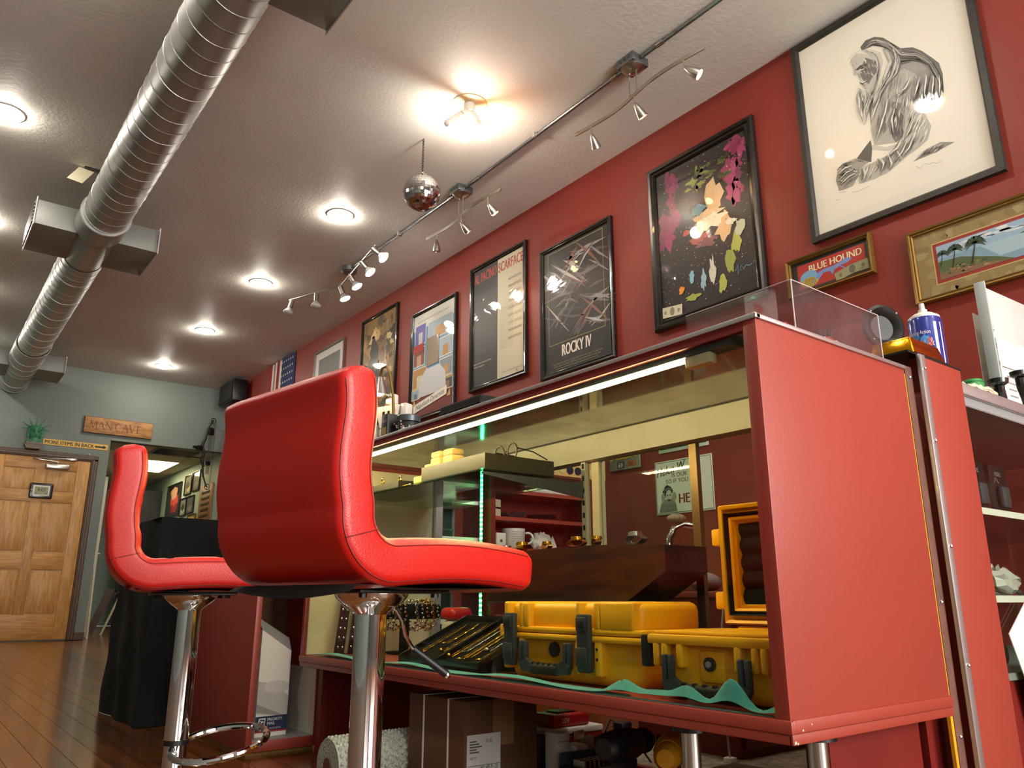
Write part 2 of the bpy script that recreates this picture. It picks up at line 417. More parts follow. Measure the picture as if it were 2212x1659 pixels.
obj('vent_frame', M().box(-.3, .3, -.3, -.27, -.004, .02).box(-.3, .3, .27, .3, -.004, .02).box(-.3, -.27, -.27, .27, -.004, .02).box(.27, .3, -.27, .27, -.004, .02), MT['pgrey'], t, 0)
for k in range(8): obj('slat', M().box(-.27, .27, -.25 + k * .068, -.215 + k * .068, .0, .016), MT['black'], t, 0)

# baseboards and trim on the far wall
struct('baseboard_far', M().rbox(1.823, 1.94, YF - 0.02, YF, 0, 0.09, 0.004), MT['trim'], None)
struct('baseboard_right', M().box(XW - 0.015, XW, 4.7, YF, 0, 0.09), MT['trim'])

# door with its casing (door leaf x 0.75 to 1.745)
tr = struct('trim_1', M().rbox(0.62, 1.825, YF - 0.03, YF, 2.165, 2.245, 0.008).rbox(0.655, 1.79, YF - 0.04, YF, 2.18, 2.215, 0.006)
       .rbox(1.745, 1.825, YF - 0.03, YF, 0, 2.2, 0.008).rbox(1.76, 1.79, YF - 0.04, YF, 0, 2.2, 0.006)
       .rbox(0.62, 0.70, YF - 0.03, YF, 0, 2.2, 0.008), MT['trim'])
door = struct('door_1', M().box(0.70, 1.745, YF - 0.004, YF - 0.001, 0.012, 2.165), MT['oakh'])
def dpart(n, x0, x1, z0, z1, mt, y0=0.018): obj(n, M().rbox(x0, x1, YF - y0, YF - 0.004, z0, z1, 0.004), MT[mt], door)
dpart('stile', 0.70, 0.82, 0.012, 2.16, 'oak'); dpart('stile', 1.60, 1.743, 0.012, 2.16, 'oak')
dpart('stile', 1.15, 1.27, 0.30, 2.03, 'oak')
for z0, z1 in ((0.012, 0.30), (0.82, 1.02), (1.62, 1.75), (2.02, 2.16)): dpart('rail', 0.82, 1.60, z0, z1, 'oakh', 0.0175)
for x0, x1 in ((0.835, 1.135), (1.285, 1.585)):
    for z0, z1 in ((0.315, 0.805), (1.035, 1.605), (1.765, 2.005)): dpart('panel', x0, x1, z0, z1, 'oak', 0.012)
t = thing('door_closer', 'silver hydraulic closer with folding arm at the top of the oak door', 'door closer', (1.38, YF - 0.018, 2.03))
obj('body', M().rbox(-.13, .13, -.05, 0, .0, .065, .012), MT['steel'], t); obj('arm', M().tube([(0, -.03, .065), (0, -.03, .085), (-.28, -.09, .10)], .009).tube([(-.28, -.09, .105), (.14, -.02, .135)], .011), MT['steel'], t)
obj('bracket', M().rbox(.08, .2, -.03, -.0, .12, .15, .004), MT['steel'], t); obj('valve_knob', M().cyl((0, -.05, .03), (0, -.06, .03), .012), MT['alu'], t)
t = thing('digital_clock', 'black digital clock with white bezel reading 4:01 on the oak door', 'clock', (1.245, YF - 0.018, 1.66))
obj('case', M().rbox(-.125, .125, -.03, 0, 0, .185, .03, 4), MT['gloss'], t)
obj('bezel', M().rbox(-.09, .09, -.034, -.03, .03, .155, .0019), MT['white'], t)
a = Art(); a.rect(-.072, .072, .045, .14, '#9aa07e'); a.text('4:01', -.045, .082, .045, '#20241c', .085); a.text('72', -.066, .052, .016, '#20241c'); a.text('38', .045, .052, .016, '#20241c')
a.build('screen', MT['print'], t, (0, -.0345, 0))
struct('trim_2', M().box(1.70, 1.72, YF - .03, YF, 2.25, 2.26), MT['white'])

# ------------------------------------------------------------------ display case
CX0, CX1, CY0, CY1, CZ0, CZ1 = 1.10, 1.615, 0.745, 2.577, 0.264, 0.948
case = thing('display_case', 'long red and glass jewellery showcase on chrome legs, lit by a warm light bar', 'display case', (CX0, CY0, 0))
O = (CX0, CY0, 0)
def cp(n, m, mt, parent=case, smooth=30):
    o = obj(n, m, MT[mt] if isinstance(mt, str) else mt, None, smooth, off=None)
    o.data.transform(Matrix.Translation((-O[0], -O[1], 0))); o.parent = parent; return o
dk = cp('deck', M().rbox(CX0 + .004, CX1, CY0 + .004, CY1, CZ0, CZ0 + .034, .002), 'red')
cp('front_fascia', M().rbox(CX0 - .004, CX0 + .012, CY0 - .004, CY1, CZ0 + .015, CZ0 + .035, .003).rbox(CX0, CX0 + .012, CY0, CY1, CZ0, CZ0 + .015, .002), 'red')
cp('end_fascia', M().rbox(CX0, CX1 + .004, CY0 - .005, CY0 + .006, CZ0 + .016, CZ0 + .036, .003).rbox(CX0, CX1 + .006, CY0 - .002, CY0 + .006, CZ0, CZ0 + .016, .002), 'red')
cp('end_panel', M().rbox(CX0, CX1, CY0, CY0 + .027, CZ0 + .034, CZ1 - .006, .0015), 'red')
cp('end_panel', M().rbox(CX0, CX1, CY1 - .018, CY1, CZ0 + .034, CZ1 - .006, .0015), 'red')
cp('end_liner', M().box(CX0 + .012, CX1 - .01, CY1 - .024, CY1 - .018, CZ0 + .036, CZ1 - .02), 'cream')
cp('top_glass', M().box(CX0 + .004, CX1 - .004, CY0 + .004, CY1 - .004, CZ1 - .005, CZ1), 'topglass')
tf = cp('top_frame', M().rbox(CX0 - .004, CX0 + .01, CY0 - .004, CY1, CZ1 - .006, CZ1 + .003, .001).rbox(CX0, CX1, CY0 - .004, CY0 + .008, CZ1 - .006, CZ1 + .002, .001).rbox(CX0, CX1, CY1 - .008, CY1, CZ1 - .006, CZ1 + .002, .001), 'alu')
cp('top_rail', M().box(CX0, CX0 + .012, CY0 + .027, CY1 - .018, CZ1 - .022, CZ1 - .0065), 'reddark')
cp('front_glass', M().box(CX0 + .004, CX0 + .009, CY0 + .027, CY1 - .018, CZ0 + .035, CZ1 - .022), 'glass')
cp('rear_beam', M().box(CX1 - .06, CX1 - .012, CY0 + .027, CY1 - .018, .868, CZ1 - .008), P('grey_beam_paint', '#aaa79a', .5, var=.06))
cp('rear_corner_post', M().box(CX1 - .03, CX1, CY1 - .045, CY1 - .024, CZ0 + .034, .868), 'alu')
cp('center_post', M().box(CX1 - .03, CX1 - .005, 1.645, 1.675, CZ0 + .034, .868), 'cream')
cp('rear_sill', M().box(CX1 - .03, CX1, CY0 + .027, CY1 - .024, CZ0 + .034, CZ0 + .05), 'bronze')
st = M().box(CX1 - .048, CX1 - .03, 1.683, 1.701, .34, .905)
sp = cp('slotted_standard', st, 'galv')
for k in range(14): cp('slot', M().box(CX1 - .0495, CX1 - .048, 1.688, 1.696, .38 + k * .036, .395 + k * .036), 'matte', sp, 0)
for y, n in ((1.297, 'a'),):
    d = cp('sliding_door', M().box(CX1 - .022, CX1 - .018, 1.31, 1.645, CZ0 + .05, .868), 'glass')
    cp('door_stile', M().box(CX1 - .027, CX1 - .012, 1.286, 1.31, CZ0 + .05, .868), 'bronze', d)
    cp('lock_screw', M().cyl((CX1 - .029, 1.298, .60), (CX1 - .027, 1.298, .60), .004), 'chrome', d)
# light bar
lb = cp('light_bar', M().rbox(CX0 + .012, CX0 + .05, CY0 + .06, CY1 - .03, CZ1 - .035, CZ1 - .012, .004), 'slate')
cp('led_tube', M().rbox(CX0 + .014, CX0 + .021, CY0 + .17, CY1 - .04, CZ1 - .0435, CZ1 - .0365, .002, 1), 'led', lb)
cp('end_cap', M().rbox(CX0 + .0125, CX0 + .034, CY0 + .11, CY0 + .17, CZ1 - .056, CZ1 - .034, .004), 'cream', lb)
# half shelf on a bracket
sh = cp('glass_shelf', M().box(1.2, CX1 - .05, 1.69, CY1 - .03, .806, .814), 'greenglass')
br = M().prism([(1.2, .800), (CX1 - .05, .760), (CX1 - .05, .8055), (1.2, .8055)], 1.69, 1.694); cp('shelf_bracket', br, 'slate', sh)
# chrome legs
for x, y in ((1.153, .985), (1.25, .80), (1.55, .98)):
    lg = cp('leg', M().cyl((x, y, .006), (x, y, CZ0 - .012), .0165, n=20), 'steel')
    cp('leg_flange', M().cyl((x, y, CZ0 - .012), (x, y, CZ0 - .0005), .032, n=20), 'black', lg); cp('foot', M().cyl((x, y, 0), (x, y, .006), .024), 'rubber', lg)
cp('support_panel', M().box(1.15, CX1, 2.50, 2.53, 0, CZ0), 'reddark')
# paint chips along the fascia corner
for k, (x, y, z, a) in enumerate(((CX0 + .020, CY0 - .0052, .283, .004), (CX0 + .045, CY0 - .0052, .290, .003), (CX0 + .002, CY0 - .0022, .266, .006), (CX0 + .009, CY0 - .0022, .265, .004))):
    cp('paint_chip', M().prism([(x, z), (x + a, z + a * .2), (x + a * .7, z + a * .8), (x + a * .2, z + a * .6)], y - .0006, y + .0004, 'y'), 'cream', None or case, 0)

# second counter: red end panel with a metal corner strip
ct = thing('corner_counter', 'tall red counter end with riveted metal edge strip beside the showcase', 'counter', (1.69, 0.75, 0))
def kp(n, m, mt, parent=ct, smooth=30):
    o = obj(n, m, MT[mt] if isinstance(mt, str) else mt, None, smooth); o.data.transform(Matrix.Translation((-1.69, -0.75, 0))); o.parent = parent; return o
kp('end_panel', M().rbox(1.715, 1.905, .75, .78, 0, .992, .002), 'red')
cp('kick_panel', M().box(1.30, 1.612, .81, .83, 0, .263), 'reddark')  # shade under the case put into the darker red
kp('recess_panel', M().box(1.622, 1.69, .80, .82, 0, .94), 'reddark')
s1 = kp('edge_strip', M().rbox(1.692, 1.715, .742, .752, 0, .992, .002), 'alu')
s2 = kp('brown_strip', M().box(1.663, 1.692, .765, .775, 0, .965), P('brown_strip', '#6b473b', .55, var=.2, vscale=25))
kp('yellow_edge', M().box(1.650, 1.660, .765, .772, 0, .945), P('yellow_edge', '#d79c1c', .5, var=.15, vscale=30))
kp('top_cap', M().box(1.66, 1.92, .752, 1.05, .9925, .9975), 'black')
for z in (.12, .35, .58, .80, .96):
    kp('rivet', M().ball((1.704, .7415, z), .0042, 10, 6), 'chrome', s1)
for z in (.22, .47, .94): kp('screw', M().ball((1.678, .7645, z), .0042, 10, 6), 'chrome', s2)

# ------------------------------------------------------------------ bar stools
def stool():
    root = thing('bar_stool', '', 'stool')
    # local: +x is where the sitter faces, y across, z up; origin on the floor under the column
    W = 0.388; T = 0.070; zs = 0.500   # underside height
    pth = []                            # centre line of the cushion in x,z from the top of the back to the seat front
    xb = -0.178
    for k in range(15):
        s = k / 14; z = 0.835 - s * (0.835 - 0.615)
        pth.append((xb + 0.006 * math.sin(s * 2 * math.pi) + 0.004 * (1 - s) - 0.08 * (z - 0.615), z))
    rb = 0.075; c = (xb + rb, 0.53 + rb)
    for k in range(1, 9):
        a = math.pi + (math.pi / 2) * k / 9; pth.append((c[0] + rb * math.cos(a), c[1] + rb * math.sin(a)))
    x0 = c[0]
    for k in range(19):
        s = k / 18; pth.append((x0 + s * (0.226 - x0), 0.53 + 0.010 * math.sin(s * math.pi * .9) - 0.010 * s * s))
    Ls = [0]
    for a, b in zip(pth, pth[1:]): Ls.append(Ls[-1] + math.hypot(b[0] - a[0], b[1] - a[1]))
    # denser resampling
    N = 96; Q = []
    for i in range(N + 1):
        d = Ls[-1] * i / N
        for j in range(len(pth) - 1):
            if Ls[j + 1] >= d - 1e-9:
                u = (d - Ls[j]) / (Ls[j + 1] - Ls[j]); Q.append((pth[j][0] + u * (pth[j + 1][0] - pth[j][0]), pth[j][1] + u * (pth[j + 1][1] - pth[j][1]))); break
    groove = [0.105, 0.20, 0.335 + .05, 0.335 + .165]
    m = M(); ring = 44; m_v = []
    prof = []
    hw, ht, r = W / 2, T / 2, 0.018
    def rr(n_c=6):
        out = []
        for cx, cy, a0 in ((hw - r, ht - r, 0), (-hw + r, ht - r, 90), (-hw + r, -ht + r, 180), (hw - r, -ht + r, 270)):
            for k in range(n_c + 1):
                a = R(a0 + 90 * k / n_c); out.append((cx + r * math.cos(a), cy + r * math.sin(a)))
        return out
    base = rr()
    # extra points on the long faces for the quilting
    def densify(b):
        out = []
        for i, p in enumerate(b):
            out.append(p); q = b[(i + 1) % len(b)]
            if abs(p[0] - q[0]) > .1:
                for k in range(1, 12): out.append((p[0] + (q[0] - p[0]) * k / 12, p[1]))
        return out
    base = densify(base); n = len(base)
    for i, (x, z) in enumerate(Q):
        a, b = Q[max(i - 1, 0)], Q[min(i + 1, N)]
        tx, tz = b[0] - a[0], b[1] - a[1]; l = math.hypot(tx, tz); tx, tz = tx / l, tz / l
        nx, nz = -tz, tx                    # inner side (front of back, top of seat)
        d = Ls[-1] * i / N; e = min(d, Ls[-1] - d); sc_ = 1.0
        if e < .022: sc_ = math.sqrt(max(0.0, 1 - (1 - e / .022) ** 2)) * .6 + .4
        gd = min(abs(d - g) for g in groove); dep = 0.006 * math.exp(-(gd / .006) ** 2)
        puff = 0.0
        for p in base:
            yy, tt = p
            if tt > 0:
                lat = max(0.0, 1 - (yy / hw) ** 6)
                tt2 = tt + (0.006 * lat - dep * max(0.0, 1 - (abs(yy) / (hw - .012)) ** 8))
                if abs(abs(yy) - 0.068) < .012: tt2 -= .003
            else:
                tt2 = tt - 0.004 * max(0.0, 1 - (yy / hw) ** 4)
            w_ = yy * (1 if sc_ >= 1 else (0.93 + .07 * sc_))
            m_v.append((x + nx * tt2 * sc_, w_, z + nz * tt2 * sc_))
    fs = [(i * n + j, i * n + (j + 1) % n, (i + 1) * n + (j + 1) % n, (i + 1) * n + j) for i in range(N) for j in range(n)]
    fs += [tuple(range(n - 1, -1, -1)), tuple(range(N * n, (N + 1) * n))]
    m.add(m_v, fs)
    cu = obj('cushion', m, MT['leather'], root, 60)
    # seams: along both rims of each side, plus the mitre at the bend
    def off(i, t):
        a, b = Q[max(i - 1, 0)], Q[min(i + 1, N)]; tx, tz = b[0] - a[0], b[1] - a[1]; l = math.hypot(tx, tz)
        return (Q[i][0] - tz / l * t, Q[i][1] + tx / l * t)
    for s in (-1, 1):
        for t in (ht - .009, -ht + .006):
            pts = []
            for i in range(3, N - 2):
                x, z = off(i, t); pts.append((x, s * (hw - .0035 if abs(t) > ht - .008 else hw - .0015), z))
            obj('seam', M().tube(pts, .0011, 5), MT['piping'], cu)
        i = int(N * .415); p, q = off(i, ht - .006), off(i - 2, -ht + .004)
        obj('seam', M().tube([(p[0], s * (hw - .001), p[1]), ((p[0] + q[0]) / 2, s * (hw + .0006), (p[1] + q[1]) / 2), (q[0], s * (hw - .001), q[1])], .0011, 5), MT['piping'], cu)
    # dust cover and lap of leather under the seat
    dc = M().grid(lambda u, v: (-.140 + u * .345, (v - .5) * (W - .03), .4975 - .006 * math.sin(u * math.pi) * (1 + .3 * math.sin(v * 23 + u * 9))), 20, 10)
    dc.grid(lambda u, v: (-.140 + u * .345, (v - .5) * (W - .03), .503), 1, 1); obj('dust_cover', dc, MT['matte'], root, 60)
    fl = M().grid(lambda u, v: (-.150 - .03 * v - .0 * u, (u - .5) * .36, .498 - .022 * v * v * (0.4 + .6 * math.sin(u * 3.0 + .2))), 14, 6); obj('loose_flap', fl, MT['matte'], root, 60)
    # chrome
    mp = M().rbox(-.10, .10, -.10, .10, .485, .4925, .003); obj('mount_plate', mp, MT['black'], root)
    for x in (-.08, .08):
        for y in (-.08, .08): obj('bolt', M().cyl((x, y, .478), (x, y, .486), .007, n=8), MT['black'], root)
    obj('mount_cup', M().lathe([(.0, .4855), (.066, .4855), (.064, .478), (.048, .462), (.034, .452), (.031, .449), (0, .449)], n=32), MT['chrome'], root)
    obj('column', M().lathe([(.0285, .140), (.0285, .452), (0.001, .452)], n=36), MT['chrome'], root)
    obj('collar', M().lathe([(.0, .128), (.031, .128), (.031, .140), (0, .140)], n=32), MT['black'], root)
    obj('lower_column', M().lathe([(.027, .03), (.027, .128), (0, .128)], n=32), MT['chrome'], root)
    obj('base', M().lathe([(0, 0), (.200, 0), (.200, .008), (.17, .014), (.09, .020), (.05, .028), (.032, .045), (.029, .06), (0, .06)], n=48), MT['chrome'], root)
    return root
def lever(root, ang):
    ca, sa = math.cos(R(ang)), math.sin(R(ang))
    pt = lambda d, z: (d * ca, d * sa, z)
    o = obj('height_lever', M().tube([pt(.028, .462), pt(.045, .456), pt(.056, .438), pt(.062, .412), pt(.075, .392), pt(.125, .356)], .0045, 8), MT['chrome'], root)
    obj('lever_grip', M().cyl(pt(.078, .3895), pt(.138, .346), .0072, n=12), MT['black'], o); obj('lever_tip', M().ball(pt(.139, .3453), .0068, 12, 8), MT['chrome'], o)
def ring(root, ang, z=.135):
    ca, sa = math.cos(R(ang)), math.sin(R(ang)); pts = []
    for k in range(48):
        t = 2 * math.pi * k / 48; r = .115; x, y = .118 + r * math.cos(t), .095 * math.sin(t)
        pts.append((x * ca - y * sa, x * sa + y * ca, z + .008 * math.cos(t) + .026 * math.sin(t)))
    obj('footrest_ring', M().tube(pts, .0085, 10, closed=True), MT['chrome'], root)
s1 = stool(); s1['label'] = 'red leather bar stool with a loose black flap under its seat, by the showcase'
s1.location = (0.688, 1.310, 0); s1.rotation_euler = (0, 0, R(90 - 80.2))
s2 = dup(s1); s2['label'] = 'red leather bar stool beside the black draped box, chrome footrest ring in view'
s2.location = (0.620, 2.175, 0); s2.rotation_euler = (0, 0, R(90 - 101))
lever(s1, -38); lever(s2, 75); ring(s1, -120); ring(s2, -38)
for s in (s1, s2): s['group'] = 'red bar stools at the counter'

# ------------------------------------------------------------------ ceiling fixtures
def recessed(x, y, lb):
    t = thing('recessed_light', lb, 'ceiling light', (x, y, ZC), group='recessed ceiling lights')
    obj('trim_ring', M().lathe([(.075, -.004), (.098, -.006), (.104, -.0005), (.075, -.0005)], n=36), MT['white'], t)
    obj('lamp_face', M().lathe([(0, -.04), (.03, -.038), (.060, -.026), (.076, -.0005)], n=20), MT['lamp'], t, 60)
RX = 2.29
for y, lb in ((5.17, 'glowing round recessed ceiling light just beyond the mirror ball'), (6.87, 'glowing round recessed ceiling light level with the six-lamp track'),
              (8.58, 'glowing round recessed ceiling light, second from the grey far wall'), (10.3, 'glowing round recessed ceiling light next to the grey far wall'),
              (1.70, 'glowing round recessed ceiling light above the glass counter and pencil portrait'), (0.0, 'glowing round recessed ceiling light in front of the glass counter'), (-1.7, 'glowing round recessed ceiling light by the storefront window')):
    recessed(RX, y, lb)
for y, lb in ((5.2, 'glowing round recessed ceiling light beside the spiral duct and paper tag'), (6.95, 'glowing recessed ceiling light on the far side of the duct outlet box'),
              (8.6, 'glowing recessed ceiling light across the duct from the third wall-side lamp'), (10.3, 'glowing recessed ceiling light over the oak door side'),
              (3.45, 'glowing recessed ceiling light behind the duct, out over the shop floor'), (1.7, 'glowing recessed ceiling light over the shop floor by the entrance'), (-1.0, 'glowing recessed ceiling light just inside the storefront')):
    recessed(0.08, y, lb)

# open can with a splitter and three bulbs
t = thing('bulb_cluster_light', 'open ceiling can with a white splitter holding three bare bulbs', 'ceiling light', (2.29, 3.40, ZC))
obj('trim_ring', M().lathe([(.085, -.004), (.105, -.006), (.11, -.0005), (.085, -.0005)], n=36), P('old_cream_ring', '#cdbf9a', .5), t)
obj('splitter', M().cyl((0, 0, 0), (0, 0, -.055), .035).cyl((0, 0, -.05), (-.05, .01, -.085), .022).cyl((0, 0, -.05), (.045, -.01, -.085), .022).cyl((0, 0, -.05), (.02, .05, -.085), .022), MT['white'], t)
def cfl(p, d, mt, n):
    p, d = Vector(p), Vector(d).normalized(); a = d.orthogonal().normalized(); b = d.cross(a)
    o = obj('bulb_base', M().cyl(p, p + d * .05, .02, .022), MT['white'], t)
    return o, p + d * .05, d, a, b
o, p, d, a, b = cfl((-.05, .01, -.085), (-.75, .35, -.75), None, 0); obj('bulb_glass', M().cyl(p, p + d * .06, .024, .022).ball(p + d * .06, .022, 14, 8), P('unlit_bulb', '#efece4', .3), o)
o, p, d, a, b = cfl((.02, .05, -.085), (.0, .25, -1), None, 0); obj('bulb_glass', M().ball(p + d * .035, .042, 16, 10), MT['lamp'], o, 60)
o, p, d, a, b = cfl((.045, -.01, -.085), (.35, -.1, -1), None, 0)
obj('bulb_glass', M().tube([p + d * (.005 + .085 * k / 30) + (a * math.cos(k * 1.05) + b * math.sin(k * 1.05)) * .02 for k in range(31)], .0085, 5), MT['amber'], o, 60)

# mirror ball
t = thing('mirror_ball', 'small silver mirror ball hanging from a chain below the ceiling', 'mirror ball', (2.262, 3.884, 2.97))
br_ = 0.120
obj('core', M().ball((0, 0, 0), br_ - .003, 24, 16), MT['pgrey'], t)
fac = M(); rows = 19
for j in range(1, rows):
    ph = math.pi * j / rows; cnt = max(6, int(38 * math.sin(ph)))
    for i in range(cnt):
        t0 = 2 * math.pi * i / cnt; g = .46 * 2 * math.pi / cnt; hh = math.pi / rows * .46
        jx = random.uniform(-.02, .02); q = []
        for dt, dp in ((-g, -hh), (g, -hh), (g, hh), (-g, hh)):
            q.append((br_ * math.sin(ph + dp) * math.cos(t0 + dt) * (1 + jx * dt), br_ * math.sin(ph + dp) * math.sin(t0 + dt), br_ * math.cos(ph + dp) * (1 + jx * dp)))
        b0 = M().add(q, [(0, 1, 2, 3)]); fac.join(b0)
fo = obj('mirror_facets', fac, MT['chrome'], t, 0); fo['kind'] = 'stuff'
obj('hanger_cap', M().cyl((0, 0, br_ - .004), (0, 0, br_ + .018), .014).torus((0, 0, br_ + .024), .008, .0018, 12, 6, 'y'), MT['chrome'], t)
chn = M(); z = br_ + .034; k = 0
while z < ZC - 2.97 - .004:
    chn.torus((0, 0, z), .0065, .0018, 10, 5, 'y' if k % 2 else 'x'); z += .0105; k += 1
obj('chain', chn, MT['black'], t)

# conduit runs between the junction boxes
for y0, y1, x0, x1, lb in ((-.3, 2.45, 2.76, 2.78, 'galvanised conduit running from the shop front to the wavy track light by the portrait'), (2.59, 4.19, 2.785, 2.81, 'galvanised conduit joining the two wavy track lights'), (4.33, 5.965, 2.812, 2.80, 'galvanised conduit joining the six-lamp track to a wavy track light')):
    cd = thing('conduit', lb, 'conduit', (x0, y0, ZC), group='ceiling conduits')
    L = y1 - y0; f = lambda y: (x1 - x0) * y / L
    obj('pipe', M().tube([(f(L * k / 6), L * k / 6, -.02) for k in range(7)], .0115, 10), MT['conduit'], cd)
    for y in (.05, L * .48, L - .16): obj('coupling', M().cyl((f(y), y, -.02), (f(y), y + .05, -.02), .0145, n=12), MT['steel'], cd)
    for y in (L * .5,): obj('strap', M().box(f(y) - .02, f(y) + .02, y - .01, y + .01, -.034, -.0005), MT['galv'], cd)
def jbox(t, s=.062):
    b = obj('junction_box', M().rbox(-s, s, -s, s, -.052, -.0005, .004), MT['conduit'], t)
    for k in (-.03, 0, .03): obj('knockout', M().cyl((-s - .001, k, -.026), (-s, k, -.026), .008, n=10), MT['slate'], b)
def spot_light(t, p, d, watts, ang=60, c=(1.0, 0.66, 0.36)):
    l = bpy.data.lights.new('track_spot', 'SPOT'); l.energy = watts; l.spot_size = R(ang); l.spot_blend = 1.0; l.color = c; l.shadow_soft_size = .02
    o = bpy.data.objects.new('spot_beam', l); col.objects.link(o); o.parent = t; o.location = p
    o.rotation_euler = Vector(d).to_track_quat('-Z', 'Y').to_euler()
def wave_track(loc, rz, lb, watts, dirs, lit=(1, 1, 1)):
    t = thing('track_light', lb, 'track light', loc, rz, group='wavy three-lamp track lights')
    jbox(t)
    obj('canopy', M().lathe([(0, -.085), (.02, -.082), (.05, -.065), (.064, -.054), (.064, -.052), (0, -.052)], n=32), MT['steel'], t)
    for y in (-.025, .03): obj('drop_rod', M().cyl((0, y, -.075), (0, y, -.218), .004, n=8), MT['steel'], t)
    pts = [(.055 * math.sin(math.pi * 2 * (k / 28) - math.pi), -.48 + .96 * k / 28, -.22 - .03 * math.sin(math.pi * 2 * k / 28)) for k in range(29)]
    m = M()
    for (x0, y0, z0), (x1, y1, z1) in zip(pts, pts[1:]):
        m.add([(x0, y0, z0 - .011), (x1, y1, z1 - .011), (x1, y1, z1 + .011), (x0, y0, z0 + .011), (x0 + .006, y0, z0 - .011), (x1 + .006, y1, z1 - .011), (x1 + .006, y1, z1 + .011), (x0 + .006, y0, z0 + .011)],
              [(0, 1, 2, 3), (4, 7, 6, 5), (0, 4, 5, 1), (3, 2, 6, 7)])
    obj('wave_bar', m, MT['steel'], t, 60)
    for k, (i, d) in enumerate(zip((3, 14, 25), dirs)):
        p = Vector(pts[i]); d = Vector(d).normalized()
        hd = M(); prof = [(.004, 0), (.012, .012), (.019, .034), (.026, .062), (.030, .088), (.0305, .092), (.028, .092), (.024, .066)]
        tmp = M().lathe(prof, n=20); rot = Vector((0, 0, 1)).rotation_difference(d).to_matrix().to_4x4()
        hp = p + Vector((0, 0, -.052))
        tmp.xf(Matrix.Translation(hp) @ rot); h = obj('lamp_head', tmp, MT['steel'], t, 50)
        obj('stem', M().cyl(p + Vector((0, 0, -.01)), hp + d * .01, .004, n=8), MT['steel'], h)
        e = M().cyl(hp + d * .084, hp + d * .088, .025, n=18)
        obj('lamp_lens', e, MT['warmbulb'] if lit[k] else P('unlit_lens', '#cfc6b4', .3), h)
        if lit[k]: spot_light(t, hp + d * .10, d, watts[k])
    return t
# local frame of both: x to the wall, y along the room
wave_track((2.78, 2.52, ZC), 0, 'wavy steel three-lamp track light aimed at the big pencil portrait', (3.5, 7, 7), ((.62, -.75, -.75), (.62, -.1, -.8), (.6, .15, -.85)))
wave_track((2.81, 4.26, ZC), 0, 'wavy steel three-lamp track light over the two-tone film poster', (7, 7, 5), ((.6, -.2, -.8), (.75, -.15, -.8), (.1, .1, -1)), lit=(1, 1, 0))

# six-lamp straight track with glowing reflector bulbs
t = thing('track_light', 'straight six-lamp track light with bright reflector bulbs, above the sword poster', 'track light', (2.80, 6.05, ZC))
obj('canopy', M().lathe([(0, -.06), (.055, -.055), (.07, -.04), (.07, -.0005), (0, -.0005)], n=32), MT['conduit'], t)
obj('canopy_stem', M().cyl((0, 0, -.055), (0, 0, -.125), .009, n=10), MT['steel'], t)
A0, Bm, C0 = Vector((-.24, .77, -.13)), Vector((-.01, .14, -.13)), Vector((-.16, -.82, -.13))
for p, q in ((A0, Bm), (Bm, C0)): obj('bar', M().cyl(p, q, .008, n=10), MT['steel'], t)
obj('bar_joint', M().cyl(Bm + Vector((0, 0, -.02)), Bm + Vector((0, 0, .02)), .014, n=12), MT['steel'], t)
for k, (p, d, on) in enumerate(((A0.lerp(Bm, .05), (-.25, .0, -1), 0), (A0.lerp(Bm, .55), (-.05, -.1, -1), 0), (Bm.lerp(C0, .02), (.35, -.2, -.9), 1), (Bm.lerp(C0, .33), (.45, -.3, -.85), 1), (Bm.lerp(C0, .66), (.5, -.4, -.75), 1), (Bm.lerp(C0, .97), (.55, -.5, -.65), 1))):
    d = Vector(d).normalized(); rot = Vector((0, 0, 1)).rotation_difference(d).to_matrix().to_4x4(); hp = p + Vector((0, 0, -.035))
    h = obj('lamp_socket', M().cyl(p, hp, .005, n=8).cyl(hp - d * .02, hp + d * .055, .023, n=18), MT['steel'], t)
    obj('reflector', M().lathe([(.018, .055), (.024, .065), (.045, .095), (.048, .104)], n=24).xf(Matrix.Translation(hp) @ rot), P('reflector_silver', '#d8d8d4', .2, .6), h, 60)
    obj('bulb_face', M().lathe([(.048, .104), (.04, .113), (.02, .119), (0, .121)], n=24).xf(Matrix.Translation(hp) @ rot), MT['bulb'] if on else P('dull_bulb', '#c9c8bf', .3), h, 60)
    if on: spot_light(t, hp + d * .13, d, 5, 70, (1, .82, .6))

# spiral duct with outlet boxes
t = thing('spiral_duct', 'large galvanised spiral air duct hanging below the ceiling', 'air duct', (0.762, 4.0, 3.065))
RD = 0.150
obj('duct_tube', M().cyl((0, -5.0, 0), (0, 1.85, 0), RD, n=64, cap=False).cyl((0, 2.45, 0), (0, 6.1, 0), RD, n=64, cap=False), MT['galv'], t, 60)
obj('duct_sleeve', M().cyl((0, 1.62, 0), (0, 1.86, 0), RD + .012, n=64).torus((0, 1.63, 0), RD + .012, .004, 48, 6, 'y'), MT['galv'], t, 50)
obj('duct_sleeve', M().cyl((0, 5.2, 0), (0, 6.15, 0), RD + .012, n=64, cap=False).torus((0, 5.2, 0), RD + .012, .004, 48, 6, 'y'), MT['galv'], t, 50)
obj('duct_collar', M().cyl((0, 1.86, 0), (0, 2.45, 0), RD - .004, n=64), MT['galv'], t, 50)
obj('duct_end', M().cyl((0, 6.15, 0), (0, 7.06, 0), RD + .004, n=64, cap=False), MT['galv'], t, 50)
def helix(y0, y1, r, pitch, n=28):
    k = int((y1 - y0) / pitch * n); return [(r * math.cos(2 * math.pi * i / n), y0 + pitch * i / n, r * math.sin(2 * math.pi * i / n)) for i in range(k + 1)]
obj('spiral_seam', M().tube(helix(-5.0, 1.6, RD + .0005, .125), .0026, 4), MT['galv'], t, 60)
